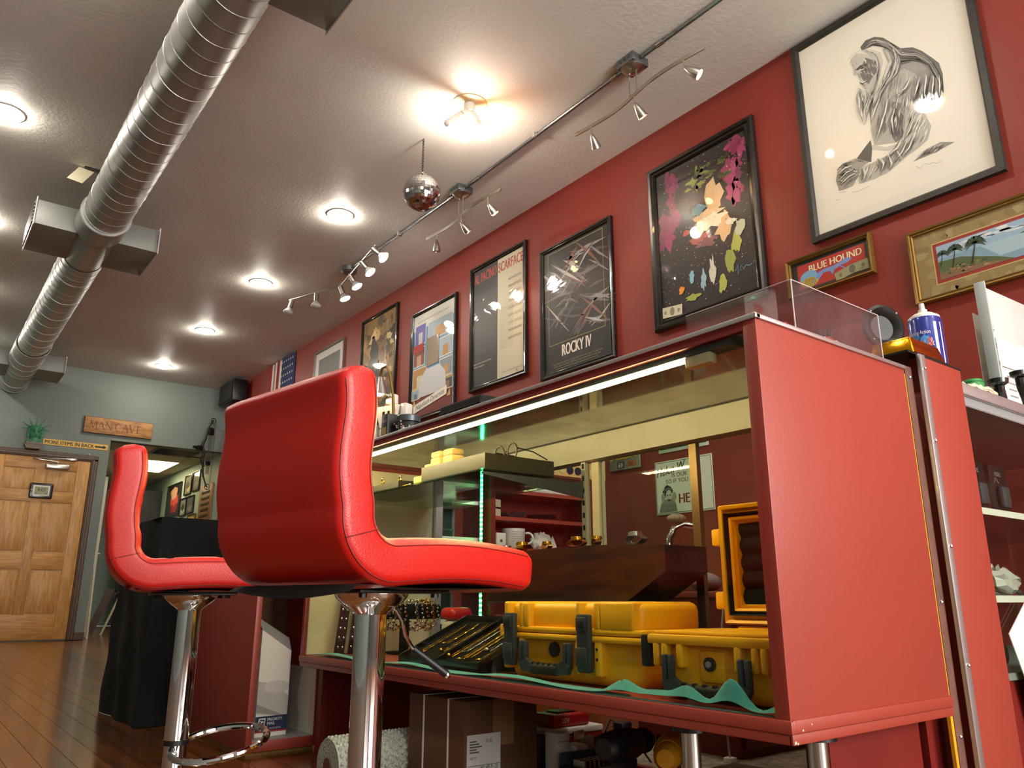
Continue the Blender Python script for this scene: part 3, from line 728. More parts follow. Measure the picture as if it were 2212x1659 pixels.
obj('spiral_seam', M().tube(helix(2.47, 5.2, RD + .0005, .125), .0026, 4), MT['galv'], t, 60)
obj('spiral_seam', M().tube(helix(5.25, 7.0, RD + .0125, .125), .0026, 4), MT['galv'], t, 60)
def outlet(y0, y1, s):
    b = obj('outlet_box', M().rbox(*sorted((s * .10, s * .40)), y0, y1, -.085, .095, .003), P('box_grey', '#8d8f8a', .5, .3), t)
    x = s * .4
    obj('grille_frame', M().box(*sorted((x, x + s * .006)), y0 - .015, y1 + .015, -.10, .11), MT['white'], b)
    for k in range(6): obj('grille_slat', M().box(*sorted((x + s * .006, x + s * .014)), y0 + .02, y1 - .02, -.07 + k * .028, -.058 + k * .028), MT['pgrey'], b)
outlet(1.88, 2.42, -1); outlet(1.88, 2.42, 1); outlet(5.95, 6.5, -1); outlet(5.95, 6.5, 1); outlet(-1.75, -1.10, 1)
for y in (-.6, 1.2, 3.6, 5.0): obj('hanger_strap', M().box(-.005, .005, y - .012, y + .012, RD + .003, ZC - 3.065 - .001), MT['galv'], t)

# paper tag taped to the ceiling
t = thing('paper_tag', 'cream paper tag hanging from black tape on the ceiling beside the duct', 'tag', (0.60, 5.62, ZC))
obj('tag_sheet', M().add([(-.05, .0, -.004), (.045, .0, -.012), (-.02, -.03, -.135), (-.115, -.03, -.125), (-.05, .001, -.004), (.045, .001, -.012), (-.02, -.029, -.135), (-.115, -.029, -.125)], [(0, 1, 2, 3), (4, 7, 6, 5), (0, 4, 5, 1), (1, 5, 6, 2), (2, 6, 7, 3), (3, 7, 4, 0)]), MT['cream'], t, 0)
obj('tape', M().box(-.02, .09, -.03, .01, -.006, -.0003), MT['black'], t, 0)

# ------------------------------------------------------------------ framed pictures on the red wall
def frame_mesh(w, h, fw, dep, lip=0.006, steps=1):
    """mitred frame, outer size w x h, facing local -y, back on the wall at y = 0, bottom at z = 0"""
    m = M()
    pr = [(0, 0), (0, -dep * .75), (fw * .18, -dep), (fw * .45, -dep * .92), (fw * .6, -dep * .7), (fw * .82, -dep * .78), (fw, -dep * .55), (fw, 0)]
    if steps == 0: pr = [(0, 0), (0, -dep), (fw * .7, -dep), (fw, -dep * .6), (fw, 0)]
    cor = [(-w / 2, 0, 1, 1), (w / 2, 0, -1, 1), (w / 2, h, -1, -1), (-w / 2, h, 1, -1)]; n = len(pr)
    vs = []
    for x, z, sx, sz in cor:
        for a, y in pr: vs.append((x + sx * a, y, z + sz * a))
    fs = [(i * n + j, ((i + 1) % 4) * n + j, ((i + 1) % 4) * n + j + 1, i * n + j + 1) for i in range(4) for j in range(n - 1)]
    return m.add(vs, fs)
def framed(name, lb, cat, yc, z0, w, h, fw, dep, fm, steps=1, group=None, bead=None):
    t = thing(name, lb, cat, (XW - .001, yc, z0), -90, group)
    fr = obj('frame', frame_mesh(w, h, fw, dep, steps=steps), fm, t, 30)
    obj('backing', M().box(-w / 2 + fw * .8, w / 2 - fw * .8, -dep * .35, -.001, fw * .8, h - fw * .8), MT['black'], t, 0)
    if bead:
        b = M(); n = int(h / bead); r = bead * .4
        for k in range(n):
            for s in (-1, 1): b.ball((s * (w / 2 - .004), -dep * .72, (k + .5) * h / n), r, 6, 4)
        for k in range(int(w / bead)):
            for zz in (.004, h - .004): b.ball((-w / 2 + (k + .5) * bead, -dep * .72, zz), r, 6, 4)
        o = obj('beading', b, fm, fr, 60); o['kind'] = 'stuff'
    return t, -dep * .36
GP = 'framed film posters along the red wall'

# large pencil portrait
t, y = framed('framed_drawing', 'large framed pencil drawing of a long-haired seated elder on cream paper', 'picture', 1.4725, 2.19, .885, 1.145, .036, .03, P('charcoal_frame', '#35332f', .45, .3, var=.2, vscale=30), 0)
a = Art()
a.rect(-.42, .42, .02, 1.125, '#d8d2c2'); a.line([(-.304, 1.04), (-.326, .136)], .003, '#8f8a7c')
a.rect(-.36, .36, .085, 1.06, '#dcd6c6')
D = {'top': [(-0.081, 0.935), (-0.051, 0.956), (-0.007, 0.948), (0.033, 0.917), (0.07, 0.863), (0.105, 0.811), (0.159, 0.782), (0.194, 0.74), (0.233, 0.678), (0.258, 0.634), (0.265, 0.574), (0.257, 0.478), (0.235, 0.527), (0.22, 0.639), (0.186, 0.679), (0.149, 0.711), (0.101, 0.721), (0.082, 0.762), (0.062, 0.804), (0.027, 0.866), (-0.021, 0.907), (-0.075, 0.91)], 'lock1': [(-0.074, 0.915), (-0.032, 0.893), (0.011, 0.846), (0.017, 0.792), (-0.005, 0.726), (-0.032, 0.684), (-0.059, 0.611), (-0.091, 0.57), (-0.112, 0.503), (-0.133, 0.593), (-0.134, 0.673), (-0.121, 0.725), (-0.084, 0.689), (-0.046, 0.677), (-0.018, 0.725), (-0.012, 0.801), (-0.044, 0.87)], 'lock2': [(0.021, 0.859), (0.082, 0.831), (0.1, 0.741), (0.076, 0.688), (0.027, 0.669), (0.001, 0.635), (-0.047, 0.565), (-0.082, 0.502), (-0.069, 0.567), (-0.038, 0.638), (0.001, 0.703), (0.041, 0.767)], 'face': [(-0.137, 0.893), (-0.107, 0.91), (-0.081, 0.899), (-0.044, 0.866), (-0.01, 0.809), (-0.012, 0.76), (-0.03, 0.712), (-0.054, 0.682), (-0.076, 0.683), (-0.091, 0.71), (-0.099, 0.731), (-0.107, 0.746), (-0.107, 0.766), (-0.11, 0.79), (-0.13, 0.799), (-0.135, 0.812), (-0.122, 0.827), (-0.134, 0.86)], 'cheek': [(-0.063, 0.862), (-0.015, 0.812), (-0.018, 0.754), (-0.048, 0.732), (-0.064, 0.712), (-0.088, 0.746), (-0.1, 0.785), (-0.083, 0.832)], 'brow': [(-0.12, 0.826), (-0.093, 0.836), (-0.058, 0.824), (-0.064, 0.815), (-0.091, 0.821), (-0.112, 0.815)], 'torso': [(0.02, 0.682), (0.107, 0.698), (0.149, 0.644), (0.133, 0.587), (0.114, 0.513), (0.063, 0.373), (0.049, 0.334), (-0.08, 0.379), (-0.086, 0.47), (-0.058, 0.552), (-0.024, 0.61)], 'vest': [(0.03, 0.561), (0.079, 0.524), (0.067, 0.408), (0.053, 0.351), (0.018, 0.348), (0.005, 0.404), (0.022, 0.489)], 'shoulder': [(0.149, 0.644), (0.219, 0.635), (0.249, 0.584), (0.25, 0.51), (0.236, 0.445), (0.18, 0.467), (0.12, 0.496), (0.129, 0.59)], 'sleeve': [(0.112, 0.496), (0.161, 0.441), (0.183, 0.347), (0.159, 0.287), (0.109, 0.267), (0.046, 0.249), (-0.042, 0.212), (-0.101, 0.211), (-0.175, 0.218), (-0.176, 0.257), (-0.165, 0.299), (-0.099, 0.296), (-0.03, 0.3), (0.029, 0.307), (0.058, 0.339), (0.064, 0.41)], 'larm': [(-0.171, 0.355), (-0.131, 0.388), (-0.093, 0.416), (-0.092, 0.368), (-0.105, 0.303), (-0.148, 0.327)], 'hand': [(-0.268, 0.348), (-0.244, 0.358), (-0.216, 0.364), (-0.171, 0.355), (-0.115, 0.308), (-0.161, 0.297), (-0.179, 0.258), (-0.206, 0.223), (-0.242, 0.222), (-0.278, 0.227), (-0.289, 0.29)], 'belt': [(-0.092, 0.387), (-0.024, 0.343), (0.029, 0.335), (0.022, 0.315), (-0.027, 0.326), (-0.09, 0.365)], 'lap': [(0.082, 0.213), (0.191, 0.213), (0.267, 0.223), (0.211, 0.251), (0.149, 0.247)], 'neck': [(-0.073, 0.638), (-0.051, 0.628), (-0.061, 0.582), (-0.082, 0.487), (-0.08, 0.573)]}
L = {'fold': [[(0.043, 0.347), (0.013, 0.306), (-0.05, 0.281)], [(0.065, 0.326), (0.034, 0.277), (-0.003, 0.249)], [(0.098, 0.336), (0.066, 0.28), (0.031, 0.256)], [(0.01, 0.289), (0.028, 0.239)], [(-0.072, 0.302), (-0.057, 0.257), (-0.069, 0.226)], [(-0.031, 0.295), (-0.021, 0.24), (-0.03, 0.221)], [(-0.153, 0.288), (-0.15, 0.244), (-0.16, 0.22)], [(0.032, 0.512), (0.008, 0.459), (0.006, 0.384)], [(-0.017, 0.529), (-0.039, 0.464), (-0.068, 0.403)], [(0.006, 0.574), (-0.016, 0.509), (-0.043, 0.466)], [(0.121, 0.623), (0.091, 0.583), (0.048, 0.57)], [(0.159, 0.6), (0.14, 0.555), (0.122, 0.509)], [(0.189, 0.592), (0.176, 0.543), (0.164, 0.494)], [(0.218, 0.574), (0.208, 0.525), (0.194, 0.468)], [(0.24, 0.561), (0.236, 0.508), (0.226, 0.46)]], 'fing': [[(-0.27, 0.3), (-0.231, 0.316), (-0.195, 0.313)], [(-0.264, 0.268), (-0.225, 0.289), (-0.188, 0.291)], [(-0.258, 0.242), (-0.219, 0.262), (-0.184, 0.265)], [(-0.271, 0.33), (-0.236, 0.347), (-0.191, 0.34)]], 'lefth': [[(-0.041, 0.894), (-0.008, 0.838), (-0.001, 0.774), (-0.02, 0.706), (-0.057, 0.629), (-0.093, 0.551), (-0.109, 0.507)], [(-0.066, 0.91), (-0.011, 0.85), (-0.008, 0.768), (-0.03, 0.702), (-0.073, 0.638), (-0.106, 0.588), (-0.118, 0.565)]], 'ta': [[(-0.074, 0.92), (-0.008, 0.939), (0.062, 0.869), (0.111, 0.793), (0.178, 0.741), (0.231, 0.66), (0.255, 0.562), (0.257, 0.487)], [(-0.075, 0.91), (-0.003, 0.905), (0.057, 0.837), (0.096, 0.744), (0.166, 0.71), (0.214, 0.652), (0.239, 0.553), (0.247, 0.502)]], 'l2': [[(0.025, 0.852), (0.051, 0.772), (0.009, 0.699), (-0.035, 0.626), (-0.068, 0.557), (-0.08, 0.501)], [(0.082, 0.826), (0.098, 0.743), (0.072, 0.69), (0.016, 0.655), (-0.031, 0.586), (-0.072, 0.511)]], 'l1': [[(-0.117, 0.718), (-0.13, 0.671), (-0.128, 0.59), (-0.114, 0.514)], [(-0.047, 0.672), (-0.058, 0.62), (-0.091, 0.57), (-0.109, 0.507)]], 'wisp': [[(-0.142, 0.891), (-0.122, 0.904), (-0.089, 0.909)], [(-0.14, 0.864), (-0.123, 0.89), (-0.075, 0.91)]], 'eye': [[(-0.089, 0.808), (-0.07, 0.804)]], 'mouth': [[(-0.102, 0.737), (-0.088, 0.72), (-0.067, 0.722)]]}

a.poly([D['top'][k] for k in (17, 16, 15, 14, 13)] + [D['shoulder'][1], D['torso'][2], D['torso'][1], D['torso'][0], D['lock2'][4], D['lock2'][3]], '#8b8880')
for k, c in (('lap', '#85827a'), ('top', '#57554f'), ('torso', '#a09d93'), ('shoulder', '#7d7a73'), ('vest', '#5f5c56'), ('larm', '#45433e'), ('sleeve', '#a9a69c'), ('belt', '#b9b6ab'), ('lock2', '#a5a299'), ('lock1', '#bebbb1'), ('neck', '#5b5852'), ('hand', '#8f8b82'), ('face', '#b7b3a8'), ('cheek', '#66635c'), ('brow', '#34322e')): a.poly(D[k], c)
rn = random.Random(5)
def inside(p, q):
    c = False; n_ = len(q)
    for i in range(n_):
        (x1, y1), (x2, y2) = q[i], q[i - 1]
        if (y1 > p[1]) != (y2 > p[1]) and p[0] < (x2 - x1) * (p[1] - y1) / (y2 - y1) + x1: c = not c
    return c
def hatch(key, n, cols, dx, dz):
    q = D[key]; x0, x1 = min(p[0] for p in q), max(p[0] for p in q); z0, z1 = min(p[1] for p in q), max(p[1] for p in q); k = 0; tries = 0
    while k < n and tries < n * 8:
        tries += 1; p = (rn.uniform(x0, x1), rn.uniform(z0, z1)); s_ = rn.uniform(.5, 1.2); e = (p[0] + dx * s_, p[1] + dz * s_); c_ = ((p[0] + e[0]) / 2 + rn.uniform(-.006, .006), (p[1] + e[1]) / 2)
        if inside(p, q) and inside(e, q): a.line([p, c_, e], [.0005, rn.uniform(.003, .009), .0005], rn.choice(cols), keep=k % 12 != 0); k += 1
hatch('torso', 70, ('#7d7a73', '#c9c6bb', '#8d8a82', '#d8d5ca', '#6b6861'), -.02, -.07); hatch('sleeve', 80, ('#86837b', '#d6d3c8', '#c2bfb4', '#6f6c65', '#e0ddd2'), .035, .05); hatch('shoulder', 50, ('#65625c', '#96938b', '#55524c', '#a9a69c'), -.006, -.06); hatch('vest', 24, ('#4a4843', '#75726b', '#3b3935'), 0, -.05); hatch('face', 26, ('#8f8c83', '#d2cfc4', '#a5a299'), .01, -.03); hatch('hand', 30, ('#6b6861', '#bab7ad', '#55534d', '#d0cdc2'), .03, -.025); hatch('lap', 20, ('#a09d94', '#6f6c66'), .04, .02)
def strands(pair, n, cols, w0=.002, w1=.0045):
    A_, B_ = pair; m_ = 14
    def at(Lc, u):
        f = u * (len(Lc) - 1); i = min(int(f), len(Lc) - 2); f -= i; return (Lc[i][0] + (Lc[i + 1][0] - Lc[i][0]) * f, Lc[i][1] + (Lc[i + 1][1] - Lc[i][1]) * f)
    for k in range(n):
        q = rn.random(); u0 = rn.uniform(0, .45); u1 = rn.uniform(.5, 1); pts = []
        for j in range(m_ + 1):
            u = u0 + (u1 - u0) * j / m_; p, r_ = at(A_, u), at(B_, u); qq = q + .06 * math.sin(u * 9 + k); pts.append((p[0] + (r_[0] - p[0]) * qq, p[1] + (r_[1] - p[1]) * qq))
        w_ = rn.uniform(w0, w1); a.line(pts, [.0006] + [w_] * (m_ - 1) + [.0006], rn.choice(cols), keep=k % 6 != 0)
strands(L['ta'], 60, ('#2f2d2a', '#45433e', '#8f8c84', '#b5b2a8', '#6b6861')); strands(L['l2'], 44, ('#d5d2c8', '#7d7a73', '#c2bfb5', '#56534d', '#e0ddd2')); strands(L['lefth'], 46, ('#dedbd0', '#8a877f', '#cbc8be', '#65625b', '#e2dfd5')); strands(L['l1'], 26, ('#d8d5ca', '#96938b', '#7a776f'))
for h in L['fold']:
    for d_, c, w_ in ((0, '#6d6a63', .016), (.004, '#57544e', .008), (.014, '#dad7cc', .008)):
        a.line([(p[0] + d_, p[1] + d_ * .4) for p in h], [.001] + [w_] * (len(h) - 2) + [.001] if len(h) > 2 else [w_ * .6, .002], c)
for h in L['fing']: a.line(h, [.003, .009, .004], '#45423d'); a.line([(p[0] + .003, p[1] + .009) for p in h], [.002, .006, .002], '#d6d3c8')
for h in L['wisp']: a.line(h, .0015, '#7d7a73')
a.line(L['eye'][0], .006, '#1f1d1b'); a.line([(p[0], p[1] - .009) for p in L['eye'][0]], .004, '#cfccc1'); a.line(L['mouth'][0], [.002, .006, .002], '#2f2c29'); a.line([(p[0] + .002, p[1] + .006) for p in L['mouth'][0]], [.001, .004, .001], '#e2dfd6')
for h in ([(0.098, 0.176), (0.114, 0.157), (0.135, 0.174), (0.152, 0.16), (0.171, 0.162), (0.188, 0.149), (0.211, 0.153), (0.205, 0.14)], [(-0.207, 0.182), (-0.176, 0.174), (-0.144, 0.176), (-0.118, 0.176)], [(-0.271, 0.208), (-0.238, 0.198)], [(-0.297, 0.175), (-0.275, 0.172)]): a.line(h, .002, '#8b877c')
a.build('print', MT['glazed'], t, (0, y, 0))

# paint-splashed canvas print with a dollar bill tucked in (plain abstract paint)
t, y = framed('framed_painting', 'black framed print of thick magenta, black and lime paint splashes, dollar bill in its corner', 'picture', 2.584, 2.01, .787, 1.077, .062, .035, MT['gloss'])
a = Art(); rn = random.Random(11)
a.rect(-.345, .345, .05, 1.03, '#141013')
for k in range(26):
    s = rn.choice((-1, 1)); x, z = s * rn.uniform(.2, .31), rn.uniform(.45, .97) if s < 0 else rn.uniform(.62, .97)
    a.blob(x, z, rn.uniform(.02, .05), rn.uniform(.03, .09), rn.choice(('#8d2a55', '#a03a6a', '#6e2350', '#7f2a4a')), .5, keep=k % 5 != 0)
for k in range(22): a.blob(rn.uniform(-.12, .2), rn.uniform(.8, .93), rn.uniform(.01, .04), rn.uniform(.006, .025), rn.choice(('#6c7d2c', '#87933a', '#4d5a22', '#2c3418')), .6, keep=k % 5 != 0)
for x, z, rx, rz, c in ((.10, .70, .06, .10, '#d9b98c'), (.04, .60, .09, .05, '#e2c79d'), (.14, .50, .05, .08, '#d6b183'), (-.02, .66, .05, .03, '#5f93ad'), (-.03, .48, .06, .03, '#a4524a'), (-.12, .55, .02, .02, '#c2472c'), (.02, .44, .08, .03, '#7c4a4d'), (.06, .56, .10, .04, '#eee0c4')): a.blob(x, z, rx, rz, c, .45)
for x, z, rx, rz, c in ((.17, .27, .035, .09, '#8f9a3d'), (.22, .36, .03, .06, '#a5ab4a'), (.11, .16, .03, .05, '#a9b04e'), (-.02, .22, .02, .06, '#8fb2c4'), (.05, .26, .02, .08, '#c9c9bd'), (-.10, .27, .018, .04, '#7fb0c8'), (-.18, .21, .022, .024, '#e0902a'), (-.1, .14, .05, .02, '#9aa644'), (.25, .45, .03, .05, '#b6bda0'), (.2, .5, .03, .02, '#d8d4c0')): a.blob(x, z, rx, rz, c, .4)
for k in range(300): a.blob(rn.uniform(-.33, .33), rn.uniform(.08, 1.0), rn.uniform(.0012, .0045), rn.uniform(.0012, .0045), rn.choice(('#c9bfae', '#8f8a7c', '#b9572c', '#77717a', '#a8a23e')), .3, 6, keep=k % 60 != 0)
a.line([(.20, .20), (.22, .23), (.215, .17), (.24, .22), (.255, .19), (.27, .21), (.29, .20), (.31, .205)], .004, '#5d9bb5')
a.poly([(-.335, .075), (-.185, .062), (-.180, .125), (-.330, .140)], '#cfcab0'); a.ell(-.258, .101, .018, .026, '#7f8170'); a.ell(-.31, .105, .01, .012, '#8d8f7a'); a.ell(-.21, .095, .01, .012, '#7d8a6a')
a.build('print', MT['glazed'], t, (0, y, 0))

# black film poster: pale streaks on black, some painted in as glints of the crinkled film, title in white blocks
t, y = framed('framed_poster', 'black film poster with white block title letters behind crinkled film, pale streaks on black', 'poster', 3.685, 1.948, .736, .986, .036, .03, MT['gloss'], 1, GP, bead=.014)
a = Art(); rn = random.Random(3); a.rect(-.335, .335, .03, .955, '#100f10')
for k in range(64):
    x, z = rn.uniform(-.25, .25), rn.uniform(.28, .86); an = rn.uniform(-.9, .9); L_ = rn.uniform(.06, .2)
    a.line([(x - L_ * math.cos(an), z - L_ * math.sin(an)), (x, z + rn.uniform(-.02, .02)), (x + L_ * math.cos(an), z + L_ * math.sin(an))], [.002, rn.uniform(.01, .035), .002], rn.choice(('#3b3a42', '#66646c', '#8a888e', '#b4b1b2', '#4a4952', '#7a5242')), keep=k % 5 != 0)
for p, q in (((-.28, .93), (.28, .93)), ((.28, .93), (.28, .235)), ((.28, .235), (-.28, .235)), ((-.28, .235), (-.28, .93))): a.line([p, q], .0035, '#a8a063')
a.text('ROCKY IV', -.145, .135, .085, '#e8e4d8', .29, bold=.003)
for k in range(3): a.text('starring written directed produced music by', -.25 + .02 * k, .085 - k * .018, .011, '#8d8550', .5 - .04 * k)
a.build('print', MT['wavy'], t, (0, y, 0))

# two-tone film poster
t, y = framed('framed_poster', 'two-tone film poster, half black and half cream, with red capitals across the top', 'poster', 4.583, 2.048, .73, 1.057, .038, .03, MT['gloss'], 1, GP, bead=.014)
a = Art(); a.rect(-.335, .0, .035, 1.02, '#2b2c2c'); a.rect(0, .335, .035, 1.02, '#cfc8ae')
a.rect(-.30, -.02, .30, .80, '#343636'); a.rect(.03, .20, .26, .60, '#c4bda3')
a.text('AL PACINO', -.315, .905, .085, '#b5412a', .30, bold=.002); a.text('SCARFACE', .012, .905, .085, '#b5412a', .31, bold=.002)
for k, s in enumerate(('MARTIN BREGMAN', 'BRIAN DE PALMA', 'AL PACINO', 'SCARFACE', 'OLIVER STONE', 'JOHN A. ALONZO', 'LOUIS A. STROLLER', 'MARTIN BREGMAN', 'BRIAN DE PALMA')): a.text(s, .14, .80 - k * .06, .022, '#8f8a76', .16)
a.text('He loved the American Dream.', -.31, .215, .014, '#cfc9b4', .24); a.text('With a vengeance.', -.31, .19, .014, '#cfc9b4', .14)
a.text('written and directed music produced', .06, .075, .009, '#77725f', .25); a.text('R', .24, .048, .02, '#3a3a36')
a.build('print', MT['wavy'], t, (0, y, 0))

# collage film poster: plain colour blocks
t, y = framed('framed_poster', 'collage film poster of snapshot panels with a white handwritten title strip', 'poster', 5.525, 1.97, .74, 1.015, .034, .03, MT['gloss'], 1, GP, bead=.014)
a = Art(); a.rect(-.34, .34, .03, .98, '#5c93b5'); a.rect(-.34, .34, .84, .98, '#d5d2c8'); a.rect(-.34, .34, .03, .25, '#6e2018')
a.text('HE\'S OUT TO PROVE HE\'S GOT NOTHING TO PROVE', -.27, .905, .016, '#7a4a40', .52)
for x0, x1, z0, z1, c, d in ((-.3, -.13, .70, .88, '#6d67b0', '#c9c4c6'), (-.08, .30, .70, .86, '#9fb0bd', '#b98a4a'), (-.32, -.14, .50, .66, '#7c4436', '#b88d70'), (.1, .31, .50, .66, '#8fa4b0', '#a5793c'), (-.32, -.10, .30, .47, '#a87f3e', '#c9bda0'), (.12, .31, .32, .47, '#7b8790', '#b48b4c'), (.18, .32, .20, .30, '#3c3f44', '#8b6b4b'), (-.33, -.2, .20, .28, '#8fa7b8', '#5d6a74')):
    a.rect(x0 - .008, x1 + .008, z0 - .008, z1 + .008, '#d8d4c8'); a.rect(x0, x1, z0, z1, c); a.rect(x0 + (x1 - x0) * .3, x0 + (x1 - x0) * .7, z0, z0 + (z1 - z0) * .6, d)
a.rect(-.34, -.15, .63, .70, '#b03a2c'); a.rect(-.34, .34, .285, .295, '#c9a03c')
a.poly([(-.22, .20), (-.2, .36), (-.1, .44), (.12, .44), (.21, .36), (.23, .20)], '#c3c6c9'); a.rect(-.10, .10, .46, .72, '#8a7868')
a.poly([(-.30, .07), (.24, .15), (.24, .225), (-.30, .145)], '#e9e4d6'); a.poly([(-.33, .12), (-.28, .2), (-.26, .15)], '#c9a262'); a.poly([(.24, .13), (.29, .19), (.3, .13)], '#c9a262')
a.text('Napoleon Dynamite', -.25, .097, .045, '#1c1a18', .46, rot=8.5, shear=.3)
a.build('print', MT['glazed'], t, (0, y, 0))

# golden battle poster: plain ochre blocks of light and dark
t, y = framed('framed_poster', 'film poster in smoky gold and dark brown, its foot behind a desk lamp', 'poster', 6.535, 2.07, .73, 1.14, .034, .03, MT['gloss'], 1, GP)
a = Art(); rn = random.Random(9); a.rect(-.335, .335, .03, 1.11, '#8a6a35')
for k in range(90):
    x, z = rn.uniform(-.3, .3), rn.uniform(.08, 1.05); a.blob(x, z, rn.uniform(.02, .08), rn.uniform(.02, .08), rn.choice(('#b78f4d', '#d0ab68', '#6b4f28', '#4b371e', '#2e2216', '#97763f', '#e0c58d', '#5a4a36')), .5, keep=k % 8 != 0)
a.blob(-.1, .7, .09, .16, '#241a12', .4); a.blob(-.06, .45, .14, .14, '#3a2d20', .4); a.line([(.12, .5), (.17, 1.02)], .012, '#8d98a0')
a.build('print', MT['glazed'], t, (0, y, 0))

# silver framed picture
t, y = framed('framed_picture', 'silver framed dark picture with a wide white mat beside the hanging flag', 'picture', 7.685, 2.17, .75, 1.0, .03, .025, MT['silver'], 0)
a = Art(); a.rect(-.355, .355, .02, .98, '#dad6cb'); a.rect(-.27, .27, .11, .89, '#6b6d68'); a.rect(-.27, .27, .11, .5, '#4a4c49'); a.build('print', MT['glazed'], t, (0, y, 0))

# crate label
t, y = framed('framed_label', 'small gold framed red crate label with a blue running dog and a dollar bill', 'picture', 1.849, 1.938, .45, .204, .022, .035, MT['brass'], 1, bead=.009)
a = Art(.0001); a.rect(-.21, .21, .016, .19, '#1a1716'); a.poly([(-.17, .035), (.185, .035), (.185, .165), (-.17, .165)], '#a8281f')
a.text('BLUE HOUND', -.105, .115, .036, '#d9cfa4', .275, bold=.0012)
a.ell(-.11, .085, .05, .04, '#6f9fc0'); a.ell(-.11, .062, .05, .026, '#b59a3e')
for k in range(7): a.line([(-.11 + (k - 3) * .006, .084), (-.11 + (k - 3) * .014, .04)], .003, '#6b5a22', keep=k > 0)
a.poly([(-0.075, 0.075), (-0.055, 0.10), (-.02, .106), (0.019, 0.106), (0.06, 0.112), (.09, .125), (0.122, 0.112), (0.10, 0.098), (.06, .095), (0.03, 0.085), (.012, .062), (0.004, 0.085), (-.03, .088), (-.06, .06)], '#6f86b8')
a.line([(-.07, .078), (-.1, .05)], .006, '#6f86b8'); a.line([(.05, .098), (.085, .07)], .006, '#6f86b8')
a.poly([(0.023, 0.063), (0.115, 0.081), (0.194, 0.085), (0.198, 0.033), (0.12, 0.035), (0.031, 0.018)], '#8d8a63'); a.ell(.115, .058, .016, .021, '#5d5f47'); a.ell(.17, .06, .009, .011, '#57663f'); a.ell(.055, .045, .008, .01, '#6a6a4a')
a.text('ONE', .15, .04, .009, '#4d5138')
a.build('print', MT['glazed'], t, (0, y, 0))

# palm beach painting
t, y = framed('framed_painting', 'gold framed palm beach painting with a mottled tan mat and red inner edge', 'picture', 1.158, 1.72, .615, .345, .026, .03, MT['brass'], 1)
a = Art(); a.rect(-.295, .295, .018, .33, '#8a7347')
rn = random.Random(2)
for k in range(60): a.blob(rn.uniform(-.28, .28), rn.uniform(.03, .315), rn.uniform(.01, .03), rn.uniform(.01, .02), rn.choice(('#93804f', '#7f6a40', '#9a875a')), .4, 10, keep=k % 10 != 0)
a.rect(-.212, .205, .068, .262, '#b8a262'); a.rect(-.207, .2, .073, .257, '#8e241c'); a.rect(-.193, .186, .087, .243, '#8fa9bd')
for k in range(16): a.blob(rn.uniform(-.15, .16), rn.uniform(.195, .238), rn.uniform(.02, .05), .006, rn.choice(('#c4cdd2', '#aebcc6', '#d3d5d2')), .3, keep=k % 4 != 0)
a.rect(-.193, .186, .087, .182, '#7896a6'); a.poly([(-.02, .182), (.186, .182), (.186, .12), (.05, .115)], '#9db4bd')
a.poly([(-.193, .087), (-.193, .17), (-.1, .165), (-.03, .14), (.04, .115), (.1, .087)], '#4d5a36'); a.poly([(-.193, .087), (-.193, .12), (-.08, .118), (0, .105), (.08, .087)], '#7b5a3a')
a.poly([(.13, .182), (.186, .2), (.186, .178)], '#46563f')
for k in range(26): a.blob(rn.uniform(-.18, .0), rn.uniform(.092, .14), rn.uniform(.004, .014), .004, rn.choice(('#3a4526', '#8c6b47', '#5d6b3a', '#a78a62')), .4, 8, keep=k % 6 != 0)
def palm_(x, z, h, s):
    a.line([(x - .012 * s, z), (x, z + h * .6), (x + .006 * s, z + h)], [.005 * s, .004 * s, .003 * s], '#2c2418')
    for k in range(11):
        an = R(-30 + k * 24); r = .034 * s; a.line([(x + .006 * s, z + h), (x + .006 * s + r * .6 * math.cos(an), z + h + r * .5 * math.sin(an) + .006 * s), (x + .006 * s + r * math.cos(an), z + h + r * .55 * math.sin(an) - .008 * s)], [.003 * s, .007 * s, .001], '#22341f' if k % 2 else '#32492a', keep=k > 0)
palm_(-.175, .145, .055, .8); palm_(-.125, .125, .078, 1.1); palm_(-.045, .118, .085, 1.35)
a.build('print', MT['glazed'], t, (0, y, 0))

# hanging flag
t = thing('flag', 'stars and stripes flag hung lengthwise from the top of the red wall', 'flag', (XW - .006, 9.06, 2.05), -90)
def cloth(u0, u1, z0, z1, mt, n, yy=0):
    g = M().grid(lambda u, v: (u0 + (u1 - u0) * u, -.01 - .008 * math.sin((u0 + (u1 - u0) * u) * 26) + yy, z0 + (z1 - z0) * v), 8, 10)
    g.grid(lambda u, v: (u0 + (u1 - u0) * u, -.008 - .008 * math.sin((u0 + (u1 - u0) * u) * 26) + yy, z0 + (z1 - z0) * v), 8, 10); return obj(n, g, mt, t, 60)
fr_, fw_, fb_ = P('flag_red', '#8f1f1f', .8), P('flag_white', '#d8d3c6', .8), P('flag_blue', '#1d2a55', .8)
for k in range(13): cloth(-.4 + .8 * k / 13, -.4 + .8 * (k + 1) / 13, 0 if k < 6 else 0, 1.3 if k < 6 else .74, fr_ if k % 2 == 0 else fw_, 'stripe')
ca = cloth(-.4 + .8 * 6 / 13, .4, .74, 1.3, fb_, 'canton')
st_ = Art()
for i in range(6):
    for j in range(6):
        cx_, cz_ = .02 + i * .066, .80 + j * .088
        if cx_ < .39:
            st_.poly([(cx_ + (.02 if q % 2 == 0 else .008) * math.sin(q * math.pi / 5), cz_ + (.02 if q % 2 == 0 else .008) * math.cos(q * math.pi / 5)) for q in range(10)], '#e6e2d6', keep=True)
so = st_.build('stars', MT['print'], ca, (0, -.0195, 0))

